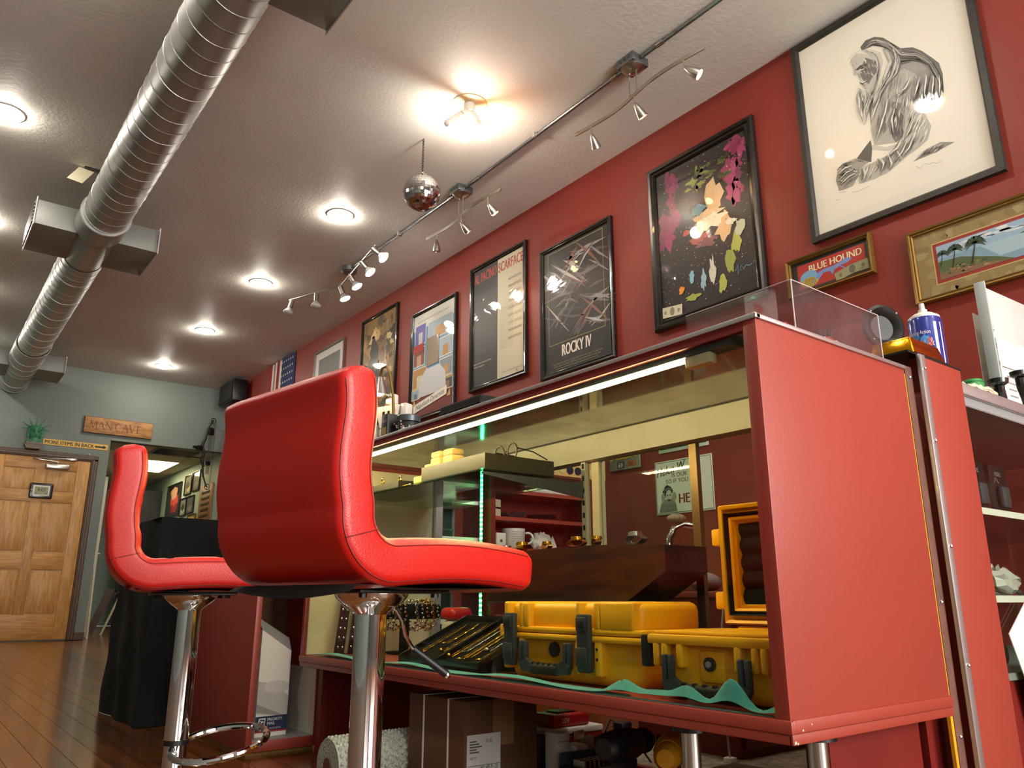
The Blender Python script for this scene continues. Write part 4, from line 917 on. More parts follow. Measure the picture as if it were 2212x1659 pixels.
# wall speaker near the ceiling corner
t = thing('wall_speaker', 'black loudspeaker bracketed high on the red wall near the far corner', 'loudspeaker', (XW - .001, 10.45, 3.02), -90)
obj('cabinet', M().rbox(-.28, .28, -.24, -.04, 0, .3, .02), MT['black'], t); obj('grille', M().rbox(-.26, .26, -.25, -.24, .02, .28, .004), MT['matte'], t); obj('bracket', M().box(-.05, .05, -.04, 0, .1, .2), MT['steel'], t)

# tin signs seen through the showcase
t = thing('tin_sign', 'white tin sign with black script lettering and a sketch of a distressed woman', 'sign', (XW - .001, 2.845, .935), -90)
obj('plate', M().rbox(-.205, .205, -.004, 0, 0, .303, .003), MT['white'], t)
a = Art(.00008); a.rect(-.2, .2, .006, .297, '#1c1a18'); a.rect(-.197, .197, .009, .294, '#e6e1d2')
a.text('Helen W', -.19, .212, .05, '#2a1512', .22, rot=9, shear=.4, bold=.001); a.text('IS OUR', -.08, .205, .024, '#1c1a18', .11); a.text('SO IF YOU', -.125, .172, .024, '#1c1a18', .16); a.text('HE', -.035, .055, .055, '#7c1f18', .075, bold=.002)
a.blob(-.115, .13, .035, .035, '#2c2a28', .25); a.ell(-.108, .10, .024, .036, '#c9c3b5'); a.line([(-.14, .135), (-.11, .145), (-.08, .135)], .012, '#6f6a62'); a.poly([(-.185, .012), (-.165, .07), (-.13, .085), (-.085, .085), (-.06, .06), (-.05, .012)], '#8d887d')
a.blob(-.15, .095, .014, .028, '#a49e92'); a.blob(-.07, .095, .014, .028, '#a49e92')
a.ell(-.118, .106, .005, .004, '#1a1a1a'); a.ell(-.098, .106, .005, .004, '#1a1a1a', keep=True); a.ell(-.108, .078, .009, .006, '#2a2522', keep=True)
for k in range(8): a.line([(-.18 + k * .016, .015), (-.165 + k * .014, .06)], .003, '#5a564e', keep=k > 0)
a.build('lettering', MT['print'], t, (0, -.0042, 0))
t = thing('license_plate', 'weathered license-plate art sign with raised yellow letters', 'sign', (XW - .001, 3.285, 1.228), -90)
obj('plate', M().rbox(-.127, .127, -.012, 0, 0, .205, .006), P('rusty_plate', '#8f8a7a', .55, .2, var=.25, vscale=30), t)
for k, ch in enumerate('STEELERS'):
    vs, fs = glyphs(ch); m = M(); x0 = min(v[0] for v in vs); n = len(vs)
    m.add([((v[0] - x0) * .075 - .112 + k * .0285, -.0165, v[1] * .1 + .064 + (.004 if k % 2 else 0)) for v in vs], fs); m.add([((v[0] - x0) * .075 - .112 + k * .0285, -.012, v[1] * .1 + .064 + (.004 if k % 2 else 0)) for v in vs], fs)
    obj('letter', m, P('letter_yellow', '#c9a428', .5), t, 0)
a = Art(.0001); a.rect(-.06, .0, .012, .054, '#3a3a38'); a.rect(.02, .1, .014, .05, '#a85a32'); a.text('68', -.05, .018, .028, '#d9d4c4'); a.text('2BR', .03, .022, .02, '#1f1c1a'); a.build('plate_scraps', MT['print'], t, (0, -.0121, 0))
t = thing('green_notice', 'green and white ticket notice above the tin sign', 'sign', (XW - .001, 2.835, 1.285), -90)
obj('plate', M().rbox(-.18, .18, -.004, 0, 0, .25, .002), MT['white'], t)
a = Art(.0001); a.rect(-.165, .165, .018, .235, '#2e7a48'); a.text('Tickets $5.00 - All', -.15, .075, .03, '#10251a', .3); a.text('FOR MORE INFORMATION', -.12, .035, .012, '#10251a', .24); a.build('lettering', MT['print'], t, (0, -.0042, 0))

# ------------------------------------------------------------------ inside the showcase (deck top z = 0.298)
ZD = 0.2985
def cloth_z(x, y):
    b = .040 * math.exp(-((x - 1.122) / .009) ** 2) * math.exp(-((y - .87) / .10) ** 2) * (.6 + .5 * math.sin(y * 60))
    b += .020 * math.exp(-((x - 1.13) / .016) ** 2) * math.exp(-((y - 1.10) / .07) ** 2) * (.7 + .5 * math.sin(y * 45 + 1))
    b += .006 * math.exp(-((x - 1.125) / .02) ** 2) * (1 + math.sin(y * 14))
    return b
cw = lambda u: .017 if .776 + u * 1.72 < 1.13 else .048
m = M().grid(lambda u, v: (1.1115 + cw(u) * v + .0008 * math.sin(u * 40), .776 + u * 1.72, ZD + .0035 + cloth_z(1.1115 + cw(u) * v, .776 + u * 1.72)), 150, 14)
m.grid(lambda u, v: (1.1115 + cw(u) * v + .0008 * math.sin(u * 40), .776 + u * 1.72, ZD + .0005), 150, 1)
tag(obj('display_cloth', m, MT['teal'], None, 60), 'teal cloth strip bunched along the front edge of the showcase floor', 'cloth')

def latch(p, x, z0, z1):
    l = obj('latch', M().rbox(x - .019, x + .019, -.026, -.012, z0, z1, .004).rbox(x - .017, x + .017, -.031, -.026, z0 + .012, z0 + .05, .003).rbox(x - .015, x + .015, -.031, -.026, z1 - .034, z1 - .006, .003), MT['slate'], p)
    obj('latch_slot', M().rbox(x - .009, x + .009, -.0318, -.031, z1 - .028, z1 - .013, .0004), MT['matte'], l)
def carry_handle(p, x0, x1, zt, zb):
    h = obj('handle', M(), MT['slate'], p)
    bpy.data.objects.remove(h)
    m = M()
    for s, x in ((1, x0), (-1, x1)):
        for d in (0, .014): m.rbox(*sorted((x + s * d, x + s * (d + .010))), -.028, -.014, zb + .02, zt, .004)
        m.prism([(x, zb + .02), (x + s * .024, zb + .03), (x + s * .045, zb + .018), (x + s * .045, zb), (x + s * .01, zb + .002)], -.028, -.015)
    h = obj('handle', m, MT['slate'], p)
    g = M().rbox(x0 + .04, x1 - .04, -.030, -.014, zb - .003, zb + .02, .007, 3); obj('grip', g, MT['rubber'], h)
    for k in range(5):
        x = x0 + .05 + k * (x1 - x0 - .1) / 4; obj('grip_rib', M().cyl((x, -.028, zb + .019), (x, -.02, zb + .019), .004, n=8), MT['rubber'], h)
# closed hard case
t = thing('hard_case', 'closed yellow hard case with black latches and a slate folding handle', 'hard case', (1.192, 1.345, ZD + .001), -90, 'yellow hard cases in the showcase')
w2 = .225; D_ = .195
obj('lower_shell', M().rbox(-w2 + .01, w2 - .01, .004, D_ - .004, 0, .098, .022, 4), MT['yellow'], t)
obj('lid', M().rbox(-w2 + .012, w2 - .012, .004, D_ - .004, .106, .170, .018, 4), MT['yellow'], t)
obj('rim', M().rbox(-w2 - .006, w2 + .008, -.014, D_ + .004, .088, .1015, .005).rbox(-w2 - .004, w2 + .006, -.012, D_ + .002, .1025, .116, .005), MT['yellow'], t)
for x0, x1, zt in ((-.222, -.205, .171), (-.165, -.150, .171), (-.148, -.128, .1695), (.035, .048, .171), (.09, .108, .171), (.109, .205, .1705)):
    obj('lid_rib', M().rbox(x0, x1, -.012, D_ * .9, .112, zt, .006, 3), MT['yellow'], t)
for x0, x1 in ((-.222, -.205), (-.165, -.148), (.03, .048), (.09, .112)): obj('body_rib', M().rbox(x0, x1, -.013, .03, .02, .092, .006, 3), MT['yellow'], t)
for k, z in enumerate((.075, .055)): obj('rivet_hole', M().cyl((.101, -.0145, z), (.101, -.013, z), .003, n=8), MT['matte'], t)
obj('hinge_tab', M().rbox(-.255, -.228, .0, .03, .09, .118, .004), MT['yellow'], t)
latch(t, -.186, .028, .145); latch(t, .07, .028, .145); carry_handle(t, -.145, .03, .085, .018)
pv = obj('pressure_valve', M().cyl((-.05, -.004, .068), (-.05, .008, .068), .016, n=8), MT['black'], t)
# open hard case
t = thing('hard_case', 'open yellow hard case, lid raised to show a black foam lining', 'hard case', (1.163, .938, ZD + .004), -90, 'yellow hard cases in the showcase')
w2 = .128; D_ = .205
obj('lower_shell', M().rbox(-w2, w2, .004, D_, 0, .098, .02, 4), MT['yellow'], t)
obj('rim', M().rbox(-w2 - .01, w2 + .008, -.014, D_ + .006, .092, .110, .005).rbox(-w2, w2, -.004, D_ - .004, .110, .116, .003), MT['yellow'], t)
for x in (-.118, -.098, -.062, .065, .1, .118): obj('body_rib', M().rbox(x - .007, x + .007, -.014, .02, .052, .096, .005, 3), MT['yellow'], t)
obj('valve_plate', M().rbox(-.025, .03, -.001, .01, .03, .085, .006), MT['yellow'], t); v = obj('pressure_valve', M().cyl((0, -.006, .062), (0, .002, .062), .012, n=18), MT['black'], t); obj('valve_nut', M().cyl((0, -.009, .062), (0, -.006, .062), .006, n=6), MT['pgrey'], v)
obj('side_latch', M().rbox(-w2 - .03, -w2 - .008, -.01, .01, .05, .108, .004), MT['black'], t)
carry_handle(t, -.092, .098, .076, -.002 + .01)
lid = obj('lid', frame_mesh(.282, .245, .022, .05).xf(Matrix.Translation((.01, .262, .122))), MT['yellow'], t)
obj('lid_back', M().rbox(-.124, .144, .255, .268, .13, .36, .004), MT['yellow'], lid)
obj('gasket', frame_mesh(.248, .209, .007, .052).xf(Matrix.Translation((.01, .262, .14))), MT['matte'], lid)
obj('inner_rim', frame_mesh(.236, .195, .016, .045).xf(Matrix.Translation((.01, .262, .147))), MT['yellow'], lid)
fm = M().grid(lambda u, v: (-.092 + .204 * u, .240 - .012 * abs(math.sin(v * 15.5)) * (.7 + .3 * math.sin(u * 9)), .16 + .17 * v), 10, 40); obj('foam_lining', fm, MT['velvet'], lid, 60)
for z in (.17, .30): obj('lid_tab', M().rbox(-.152, -.13, .215, .25, z - .018, z + .018, .005), MT['yellow'], lid)
obj('hinge', M().cyl((-.10, D_ + .018, .112), (.12, D_ + .018, .112), .008, n=10), MT['yellow'], t)

# dark wooden watch stand
t = thing('watch_stand', 'long dark walnut display stand behind the yellow hard cases', 'display stand', (1.43, 1.25, ZD))
dw = wood('dark_walnut', '#160805', '#3a1a0e', .35, 5, (10, 1, 10), fine=.02)
obj('riser', M().box(0, .12, .12, .62, .0, .165), MT['matte'], t)
m = M(); prof = []
for k in range(25):
    s = k / 24; yy = s * .70; top = .300 + .012 * math.sin(s * math.pi); bot = .165 + .075 * max(0, (.14 - yy) / .14) ** 1.0 if yy < .14 else .165
    prof.append((yy, top, bot))
vs = []
for yy, tz, bz in prof: vs += [(-.02, yy, bz), (-.02, yy, tz), (.13, yy, tz), (.13, yy, bz)]
fs = [(4 * i + j, 4 * i + (j + 1) % 4, 4 * i + 4 + (j + 1) % 4, 4 * i + 4 + j) for i in range(24) for j in range(4)] + [(0, 1, 2, 3), (99, 98, 97, 96)]
obj('wood_top', m.add(vs, fs), dw, t, 40)
def watch(x, y, z, mt, rz, lb, sz=1.0):
    w_ = thing('watch', lb, 'watch', (x, y, z), rz, 'watches on the walnut stand')
    m = M()
    for k in range(20):
        a0, a1 = 2 * math.pi * k / 20, 2 * math.pi * (k + .82) / 20
        for (b0, b1) in ((a0, a1),):
            c0, c1 = (.030 * math.cos(b0), .011 + .010 * math.sin(b0)), (.030 * math.cos(b1), .011 + .010 * math.sin(b1))
            m.add([(c0[0], -.009, c0[1]), (c1[0], -.009, c1[1]), (c1[0], .009, c1[1]), (c0[0], .009, c0[1]), (c0[0] * .92, -.009, .011 + (c0[1] - .011) * .8), (c1[0] * .92, -.009, .011 + (c1[1] - .011) * .8), (c1[0] * .92, .009, .011 + (c1[1] - .011) * .8), (c0[0] * .92, .009, .011 + (c0[1] - .011) * .8)],
                  [(0, 1, 2, 3), (7, 6, 5, 4), (0, 4, 5, 1), (3, 2, 6, 7)])
    m.xf(Matrix.Scale(sz, 4)); obj('band', m, MT[mt], w_, 40)
    c = obj('watch_body', M().cyl((0, 0, .018 * sz), (0, 0, .027 * sz), .017 * sz, .016 * sz, n=20), MT[mt], w_); obj('dial', M().cyl((0, 0, .027 * sz), (0, 0, .0275 * sz), .013 * sz, n=20), MT['paper'], c); obj('crown', M().cyl((.016 * sz, 0, .022 * sz), (.021 * sz, 0, .022 * sz), .003), MT[mt], c)
for x, y, mt, rz, s, lb in ((1.43, 1.36, 'silver', 80, 1.15, 'silver link watch at the tapered end of the walnut stand'), (1.43, 1.50, 'gold', 60, .9, 'flat gold watch beside the silver link watch'), (1.44, 1.585, 'gold', 95, 1.0, 'gold mesh watch in the middle of the walnut stand'), (1.43, 1.70, 'gold', 75, .8, 'thin gold watch beside the slotted post'), (1.42, 1.80, 'gold', 40, 1.05, 'chunky gold bracelet watch toward the shelf end'), (1.43, 1.89, 'silver', 100, 1.0, 'steel watch at the shelf end of the walnut stand')):
    watch(x, y, ZD + .300 + .012 * math.sin((y - 1.25) / .7 * math.pi), mt, rz, lb, s)

# sloped velvet necklace tray with gold chains
t = thing('necklace_tray', 'sloped black velvet two-lane tray behind the counter stool', 'jewellery tray', (1.17, 1.66, ZD + .001))
sl = lambda x: .010 + .105 * x / .23
obj('wedge', M().prism([(0, 0), (.23, 0), (.23, sl(.23)), (0, sl(0))], 0, .39, 'y'), MT['velvet'], t)
for y in (0, .192, .384): obj('lane_wall', M().prism([(0, sl(0)), (.23, sl(.23)), (.23, sl(.23) + .014), (0, sl(0) + .014)], y, y + .006, 'y'), MT['gloss'], t)
obj('lane_wall', M().box(0, .005, .006, .384, sl(0), sl(0) + .014), MT['gloss'], t); obj('lane_wall', M().box(.225, .23, .006, .384, sl(.23), sl(.23) + .014), MT['gloss'], t)
rn = random.Random(4)
def necklace(y, mt, x0, x1, pend, lb):
    n_ = thing('necklace', lb, 'necklace', (1.17, 1.66 + y, ZD + .001), 0, 'gold chains on the velvet tray')
    pts = []
    for k in range(41):
        u = k / 40; s = x0 + (x1 * .82 - x0) * (1 - abs(2 * u - 1)); pts.append((s, (.006 if u > .5 else -.006) * min(1, 8 * abs(u - .5) + .1) + .0015 * math.sin(k * 2), sl(s) + .0048))
    obj('chain', M().tube([(a_, b_, c_) for a_, b_, c_ in pts], [.0016 + .0006 * (k % 2) for k in range(41)], 6), MT[mt], n_)
    q = M()
    if pend == 0: q.ball((x0 - .006, 0, sl(x0) + .0095), .006, 10, 6)
    elif pend == 1: q.rbox(x0 - .014, x0, -.002, .002, sl(x0) + .003, sl(x0) + .008, .001).rbox(x0 - .009, x0 - .005, -.007, .007, sl(x0) + .003, sl(x0) + .008, .001)
    else: q.torus((x0 - .008, 0, sl(x0) + .007), .007, .0018, 14, 6).ball((x0 - .008, 0, sl(x0) + .007), .003, 8, 6)
    obj('pendant', q, MT[mt], n_)
for y, mt, x0, x1, p_, lb in ((.025, 'gold', .03, .25, 2, 'gold chain with a flower pendant along the near edge of the tray'), (.05, 'silver', .07, .26, 0, 'silver chain with a bead beside the flower pendant chain'), (.085, 'gold', .035, .26, 1, 'gold chain with a cross pendant in the near lane'), (.105, 'gold', .025, .24, 2, 'gold chain with a ring pendant beside the cross chain'), (.14, 'silver', .06, .25, 1, 'silver chain with a small cross in the near lane'), (.165, 'gold', .03, .26, 0, 'gold chain with a bead against the lane divider'),
        (.235, 'gold', .05, .25, 0, 'gold chain with a bead in the far lane by the divider'), (.28, 'gold', .09, .25, 2, 'short gold chain with a ring pendant in the far lane'), (.33, 'gold', .03, .24, 1, 'long gold chain with a cross at the far edge of the tray')):
    necklace(y, mt, x0, x1, p_, lb)
t = thing('glass_dish', 'small clear glass dish beside the necklace tray', 'dish', (1.25, 1.602, ZD + .001))
obj('dish_base', M().rbox(-.05, .05, -.022, .022, 0, .006, .002), MT['greenglass'], t); obj('dish_rim', M().rbox(-.05, .05, -.022, -.018, .006, .018, .001).rbox(-.05, .05, .018, .022, .006, .018, .001), MT['greenglass'], t)

# bracelet roll on a stand
t = thing('bracelet_stand', 'black velvet bar stand carrying a row of bracelets', 'display stand', (1.40, 2.42, ZD + .001))
obj('bar', M().cyl((-.13, 0, .135), (.13, 0, .135), .0255, n=20), MT['velvet'], t); obj('post', M().box(-.012, .012, -.012, .012, .004, .11), MT['velvet'], t); obj('foot', M().rbox(-.05, .05, -.035, .035, 0, .006, .002), MT['velvet'], t)
for k in range(11):
    x = -.115 + k * .021 + (.012 if k >= 6 else -.010); mt = 'gold' if k in (4, 8, 9) else 'silver'
    b_ = M(); R0 = .044 + .006 * ((k * 7) % 5) / 4
    n_ = 22; style = k % 3
    for j in range(n_):
        a_ = 2 * math.pi * j / n_; c_ = (1.40 + x + .003 * math.sin(j * 2.1), 2.42 + R0 * .95 * math.sin(a_), ZD + .136 - (R0 - .0375) + R0 * math.cos(a_))
        if style == 0: b_.torus(c_, .0055, .0016, 8, 4, 'y' if j % 2 else 'x')
        elif style == 1: b_.ball(c_, .0042, 7, 5)
        else: b_.rbox(c_[0] - .004, c_[0] + .004, c_[1] - .0035, c_[1] + .0035, c_[2] - .0035, c_[2] + .0035, .0012, 1)
    o = obj('bracelet', b_, MT[mt], None, 40, off=(1.40 + x, 2.42, ZD + .04)); tag(o, ('gold' if mt == 'gold' else 'silver') + (' open-link', ' beaded', ' block-link')[style] + ' bracelet hung on the black velvet bar', 'bracelet', 'bracelets on the velvet bar')
t = thing('heart_keyring', 'pink heart padlock on a steel key ring in front of the bracelets', 'keyring', (1.298, 2.40, ZD + .03))
obj('heart', M().prism([(0, 0), (.016, .018), (.016, .028), (.009, .034), (0, .028), (-.009, .034), (-.016, .028), (-.016, .018)], -.005, .005, 'y'), P('rose_metal', '#b98a86', .35, .6), t); obj('split_ring', M().torus((0, 0, -.012), .013, .0016, 20, 6, 'y'), MT['steel'], t); obj('shackle', M().torus((0, 0, .034), .009, .002, 12, 6, 'y', 0, math.pi).cyl((0, 0, .04), (0, 0, .105), .0012), MT['steel'], t)
# studded belts leaning on the cream end wall
def belt(x, lb):
    t = thing('studded_belt', lb, 'belt', (x, 2.425, ZD + .006), 0, 'studded belts')
    d = Vector((.085, .10, .36)); n_ = d.normalized(); s_ = Vector((1, 0, -.1)).normalized(); nn = s_.cross(n_)
    P0 = Vector((0, 0, .0)); m = M(); a_ = []
    for k in range(2):
        p = P0 + d * k
        for sx in (-.017, .017):
            for q in (-.002, .002): a_.append(p + s_ * sx + nn * q)
    m.add(a_, [(0, 1, 3, 2), (4, 6, 7, 5), (0, 4, 5, 1), (2, 3, 7, 6), (0, 2, 6, 4), (1, 5, 7, 3)]); obj('strap', m, MT['gloss'], t)
    for k in range(12):
        for sx in (-.008, .008):
            p = P0 + d * (.06 + k * .08) + s_ * sx - nn * .003; p2 = P0 + d * (.06 + k * .08) + s_ * sx + nn * .003
            obj('stud', M().ball(p, .0042, 8, 5).ball(p2, .0042, 8, 5), MT['silver'], t)
    return t
belt(1.165, 'black studded belt leaning in the corner of the showcase'); belt(1.212, 'black studded belt with a curled tail leaning beside another belt')
tag(obj('curled_strap', M().tube([(1.26, 2.38, ZD + .016), (1.275, 2.40, ZD + .02), (1.285, 2.40, ZD + .05), (1.275, 2.40, ZD + .075)], .012, 8), MT['gloss'], None, 60), 'curled black leather strap end on the teal cloth', 'strap')
t = thing('barcode_scanner', 'small grey and red handheld gadget behind the necklace tray', 'gadget', (1.49, 2.24, ZD + .001))
obj('body', M().rbox(-.04, .04, -.04, .04, 0, .11, .02, 3), P('light_grey_plastic', '#b5b3ab', .4), t); obj('cap', M().rbox(-.042, .042, -.042, .042, .11, .15, .018, 3), P('bright_red_plastic', '#b51a1e', .3), t)

# on the glass half shelf
ZS = .8145
t = thing('ring_tray', 'wide black jewellery tray on the glass half shelf, olive lit edge', 'jewellery tray', (1.215, 1.70, ZS))
obj('tray_side', M().box(0, .006, 0, .33, 0, .045).box(.239, .245, 0, .33, 0, .045).box(0.006, .239, 0, .006, 0, .045).box(.006, .239, .324, .33, 0, .045), P('olive_black', '#2b2818', .45), t, 0); obj('tray_floor', M().box(.006, .239, .006, .324, 0, .03), MT['velvet'], t, 0)
t = thing('ring_tray', 'small black jewellery tray at the wall end of the glass half shelf', 'jewellery tray', (1.215, 2.17, ZS)); obj('tray_body', M().box(0, .2, 0, .33, 0, .024), P('olive_black2', '#2b2818', .45), t, 0); obj('tray_floor', M().box(.01, .19, .01, .32, .024, .027), MT['velvet'], t, 0)
for k, (x, y) in enumerate(((1.26, 2.24), (1.24, 2.32))):
    t = thing('ring', ('gold ring with a pale stone' if k else 'gold signet ring') + ' on the small shelf tray', 'ring', (x, y, ZS + .027)); obj('band', M().torus((0, 0, .011), .009, .002, 18, 6, 'x'), MT['gold'], t); obj('stone', M().ball((0, 0, .022), .0045, 8, 6), MT['silver'], t)
def ringbox(x, y, z, op, lb):
    t = thing('ring_box', lb, 'ring box', (x, y, z)); yc = P('cream_velvet', '#d8b868', .8, sheen=.3)
    obj('box_base', M().rbox(0, .045, 0, .05, 0, .026, .004), yc, t)
    if op: obj('box_lid', M().rbox(.038, .052, .0, .05, .026, .068, .004), yc, t); obj('ring_band', M().torus((.02, .025, .032), .009, .002, 16, 6, 'x'), MT['gold'], t)
    else: obj('box_lid', M().rbox(0, .045, 0, .05, .027, .045, .006), yc, t)
ringbox(1.225, 2.045, ZS, True, 'open cream ring box with a gold ring on the glass shelf'); ringbox(1.23, 1.955, ZS + .0455, False, 'closed cream ring box on the rim of the wide shelf tray')
ringbox(1.235, 1.895, ZS + .0455, False, 'second closed cream ring box on the wide shelf tray')
t = thing('brooch', 'gold brooch lying at the glass shelf edge beside the open ring box', 'brooch', (1.235, 2.13, ZS)); obj('leaf', M().rbox(-.02, .02, -.018, .018, 0, .005, .002), MT['gold'], t); obj('gem', M().ball((0, 0, .008), .005, 8, 6), MT['silver'], t)
t = thing('eyeglasses', 'folded dark wire eyeglasses on the wide shelf tray', 'glasses', (1.32, 1.715, ZS + .045)); 
for y in (0, .06): obj('rim', M().torus((0, y, .018), .022, .0022, 20, 6, 'x'), MT['black'], t)
obj('bridge', M().cyl((0, .022, .02), (0, .038, .02), .002), MT['black'], t); obj('temple', M().tube([(0, -.022, .024), (.06, -.018, .02), (.12, -.01, .004)], .0018).tube([(0, .082, .024), (.06, .07, .02), (.12, .06, .004)], .0018), MT['black'], t)

# ------------------------------------------------------------------ on top of the showcase (z = 0.9515)
ZT = .9515
t = thing('acrylic_box', 'clear scratched acrylic box on the end of the showcase top', 'display box', (1.23, .75, ZT))
w_, d_, h_ = .312, .25, .094
for a_ in ((0, w_, 0, .003, 0, h_), (0, w_, d_ - .003, d_, 0, h_), (0, .003, .003, d_ - .003, 0, h_), (w_ - .003, w_, .003, d_ - .003, 0, h_)): obj('side_pane', M().box(*a_), MT['acrylic'], t, 0)
obj('top_pane', M().box(0, w_, 0, d_, h_, h_ + .003), MT['acrylic'], t, 0)
ez = P('acrylic_edge', '#cfc6c6', .2, spec=.8)
for x in (.0, w_): obj('bright_edge', M().cyl((x, 0, 0), (x, 0, h_ + .003), .0012, n=6), ez, t)
obj('bright_edge', M().cyl((0, 0, h_ + .003), (w_, 0, h_ + .003), .001, n=6).cyl((0, 0, h_ + .003), (0, d_, h_ + .003), .001, n=6), ez, t); obj('base_mat', M().box(.005, w_ - .005, .005, d_ - .005, 0, .003), MT['black'], t, 0)
rp_ = P('glossy_red', '#b0161a', .2, coat=.6)
t = thing('ring_grip', 'glossy red four-hole metal grip inside the acrylic box', 'metal grip', (1.28, .80, ZT + .0048), 20)
m = M()
for k in range(4): m.torus((.024 * k, 0, .016), .013, .005, 18, 7, 'y')
m.rbox(-.012, .084, -.006, .006, -.001, .006, .003); obj('loops', m, rp_, t)
t = thing('folding_knife', 'red pocket knife with a white label inside the acrylic box', 'knife', (1.42, .785, ZT + .0035), 8)
obj('handle', M().rbox(-.05, .05, -.012, .012, 0, .020, .008, 3), rp_, t); a = Art(); a.rect(-.02, .04, .005, .015, '#e8e4d8')
for k in range(7): a.rect(-.012 + k * .007, -.009 + k * .007, .005, .015, '#5b5a56', keep=k > 0)
a.build('label', MT['print'], t, (0, -.0122, 0))
tag(obj('red_token', M().rbox(1.242, 1.262, .93, .975, ZT + .0035, ZT + .055, .006), rp_, None), 'small red plastic token standing in the far corner of the acrylic box', 'token')
tag(obj('cream_tag', M().rbox(1.242, 1.256, .895, .915, ZT + .0035, ZT + .028, .002), MT['cream'], None), 'small cream price tag beside the red token', 'tag')
t = thing('price_card', 'white handwritten price card leaning inside the acrylic box', 'card', (1.40, .93, ZT + .0035), 0)
obj('card', M().box(-.06, .06, 0, .001, 0, .085), MT['paper'], t, 0); a = Art()
for k in range(6): a.line([(-.05, .07 - k * .011), (-.01, .069 - k * .011), (.04 - .01 * (k % 3), .07 - k * .011)], .0016, '#8a8378', keep=k > 0)
a.ell(-.01, .055, .018, .011, '#c98a7c'); a.build('writing', MT['print'], t, (0, -.0002, 0))
t = thing('feather_brush', 'bundle of grey feathers with a knotted cord inside the acrylic box', 'feathers', (1.485, .86, ZT + .0035), 35); 
for k in range(9): obj('feather', M().tube([(0, (k - 4) * .003, .006), (-.01 + k * .004, (k - 4) * .006, .04), (-.02 + k * .006, (k - 4) * .008, .078)], [.002, .007, .001], 6), P('grey_feather', '#4b453d', .8, var=.3, vscale=60), t)
obj('knot', M().ball((.02, -.01, .012), .012, 10, 7, (1.6, 1, 1)), P('jute', '#a08a63', .9, bump=.3), t)

# gold bar, spray can and round speaker on the corner counter
ZK = .998
t = thing('gold_bar', 'shiny gold bullion bar with raised lettering on the corner counter', 'gold bar', (1.70, .757, ZK + .003))
def frus(x0, x1, y0, y1, z0, z1, i):
    return [(x0, y0, z0), (x1, y0, z0), (x1, y1, z0), (x0, y1, z0), (x0 + i, y0 + i, z1), (x1 - i, y0 + i, z1), (x1 - i, y1 - i, z1), (x0 + i, y1 - i, z1)]
bm = bmesh.new(); vv = [bm.verts.new(p) for p in frus(0, .155, 0, .105, 0, .042, .010)]
for f in ((0, 3, 2, 1), (4, 5, 6, 7), (0, 1, 5, 4), (1, 2, 6, 5), (2, 3, 7, 6), (3, 0, 4, 7)): bm.faces.new([vv[i] for i in f])
bmesh.ops.bevel(bm, geom=bm.edges[:], offset=.004, segments=3, affect='EDGES', profile=.5); bm.verts.index_update()
m = M().add([v.co[:] for v in bm.verts], [[v.index for v in f.verts] for f in bm.faces]); bm.free(); obj('ingot', m, P('bright_gold', '#e0a020', .16, 1.0, bump=.15, bscale=25), t, 50)
gl = M(); vs, fs = glyphs('1000 FINE GOLD'); x0 = min(v[0] for v in vs)
gl.add([((v[0] - x0) * .0165 + .022, .0035 + v[1] * .0036 - .0008, .020 + v[1] * .0155) for v in vs], fs); obj('lettering', gl, MT['gold'], t, 0)
obj('wood_base', M().box(-.004, .159, -.004, .109, -.003, 0), MT['black'], t, 0)
t = thing('spray_can', 'blue glass cleaner spray can with a white nozzle behind the gold bar', 'spray can', (2.07, .885, .9865))
def canart(r, h):
    m = M().lathe([(.0, 0), (r, 0), (r, h), (r * .93, h + .008)], n=40); return m
obj('can_body', canart(.042, .200), P('can_blue', '#1f2f8a', .25, .2, coat=.5), t); obj('shoulder', M().lathe([(.0395, .206), (.038, .214), (.025, .223), (.018, .226), (.0, .226)], n=32), MT['white'], t); obj('can_rim', M().lathe([(.0422, 0), (.0432, .003), (.0422, .006)], n=32), MT['steel'], t)
obj('nozzle', M().cyl((0, 0, .226), (0, 0, .236), .011, n=16).cyl((0, 0, .236), (-.002, 0, .254), .007, .0065, n=12), MT['white'], t)
def wrap(art, r, ang0):
    art.v = [((r - y) * math.sin(ang0 + x / r), -(r - y) * math.cos(ang0 + x / r), z) for x, y, z in art.v]
a = Art(.00025); a0 = R(-90)
def crect(x0, x1, z0, z1, c):
    n = 8
    for k in range(n): a.rect(x0 + (x1 - x0) * k / n, x0 + (x1 - x0) * (k + 1) / n, z0, z1, c, keep=k > 0)
crect(.038, .046, .0, .19, '#e2e0dc'); crect(.056, .060, 0, .19, '#e2e0dc'); 
for k in range(10): a.blob(.0 + rn.uniform(-.02, .02), .13 + rn.uniform(-.02, .02), .012, .012, '#4a8ac9', .3, keep=k > 0)
a.text('Foaming Action', -.030, .158, .011, '#e9e6dc', .058)
for s_, z_ in (('Glass &', .124), ('Surface', .092)):
    a.text(s_, -.034, z_, .024, '#e9e4da', .066, bold=.0018); a.text(s_, -.034, z_, .024, '#b3182a', .066, bold=.0003)
wrap(a, .0423, a0); a.build('label', MT['print'], t)
t = thing('round_speaker', 'black round speaker horn on a short foot behind the acrylic box', 'loudspeaker', (1.865, .90, ZK), -25)
obj('foot', M().rbox(-.03, .03, -.025, .025, 0, .008, .003).cyl((0, 0, .008), (0, 0, .09), .008), MT['black'], t); obj('horn', M().lathe([(.058, 0), (.058, .01), (.05, .014), (.035, .005), (.02, -.02), (.0, -.024)], n=36).xf(Matrix.Translation((0, 0, .135)) @ Matrix.Rotation(R(90), 4, 'X')), MT['black'], t, 40)
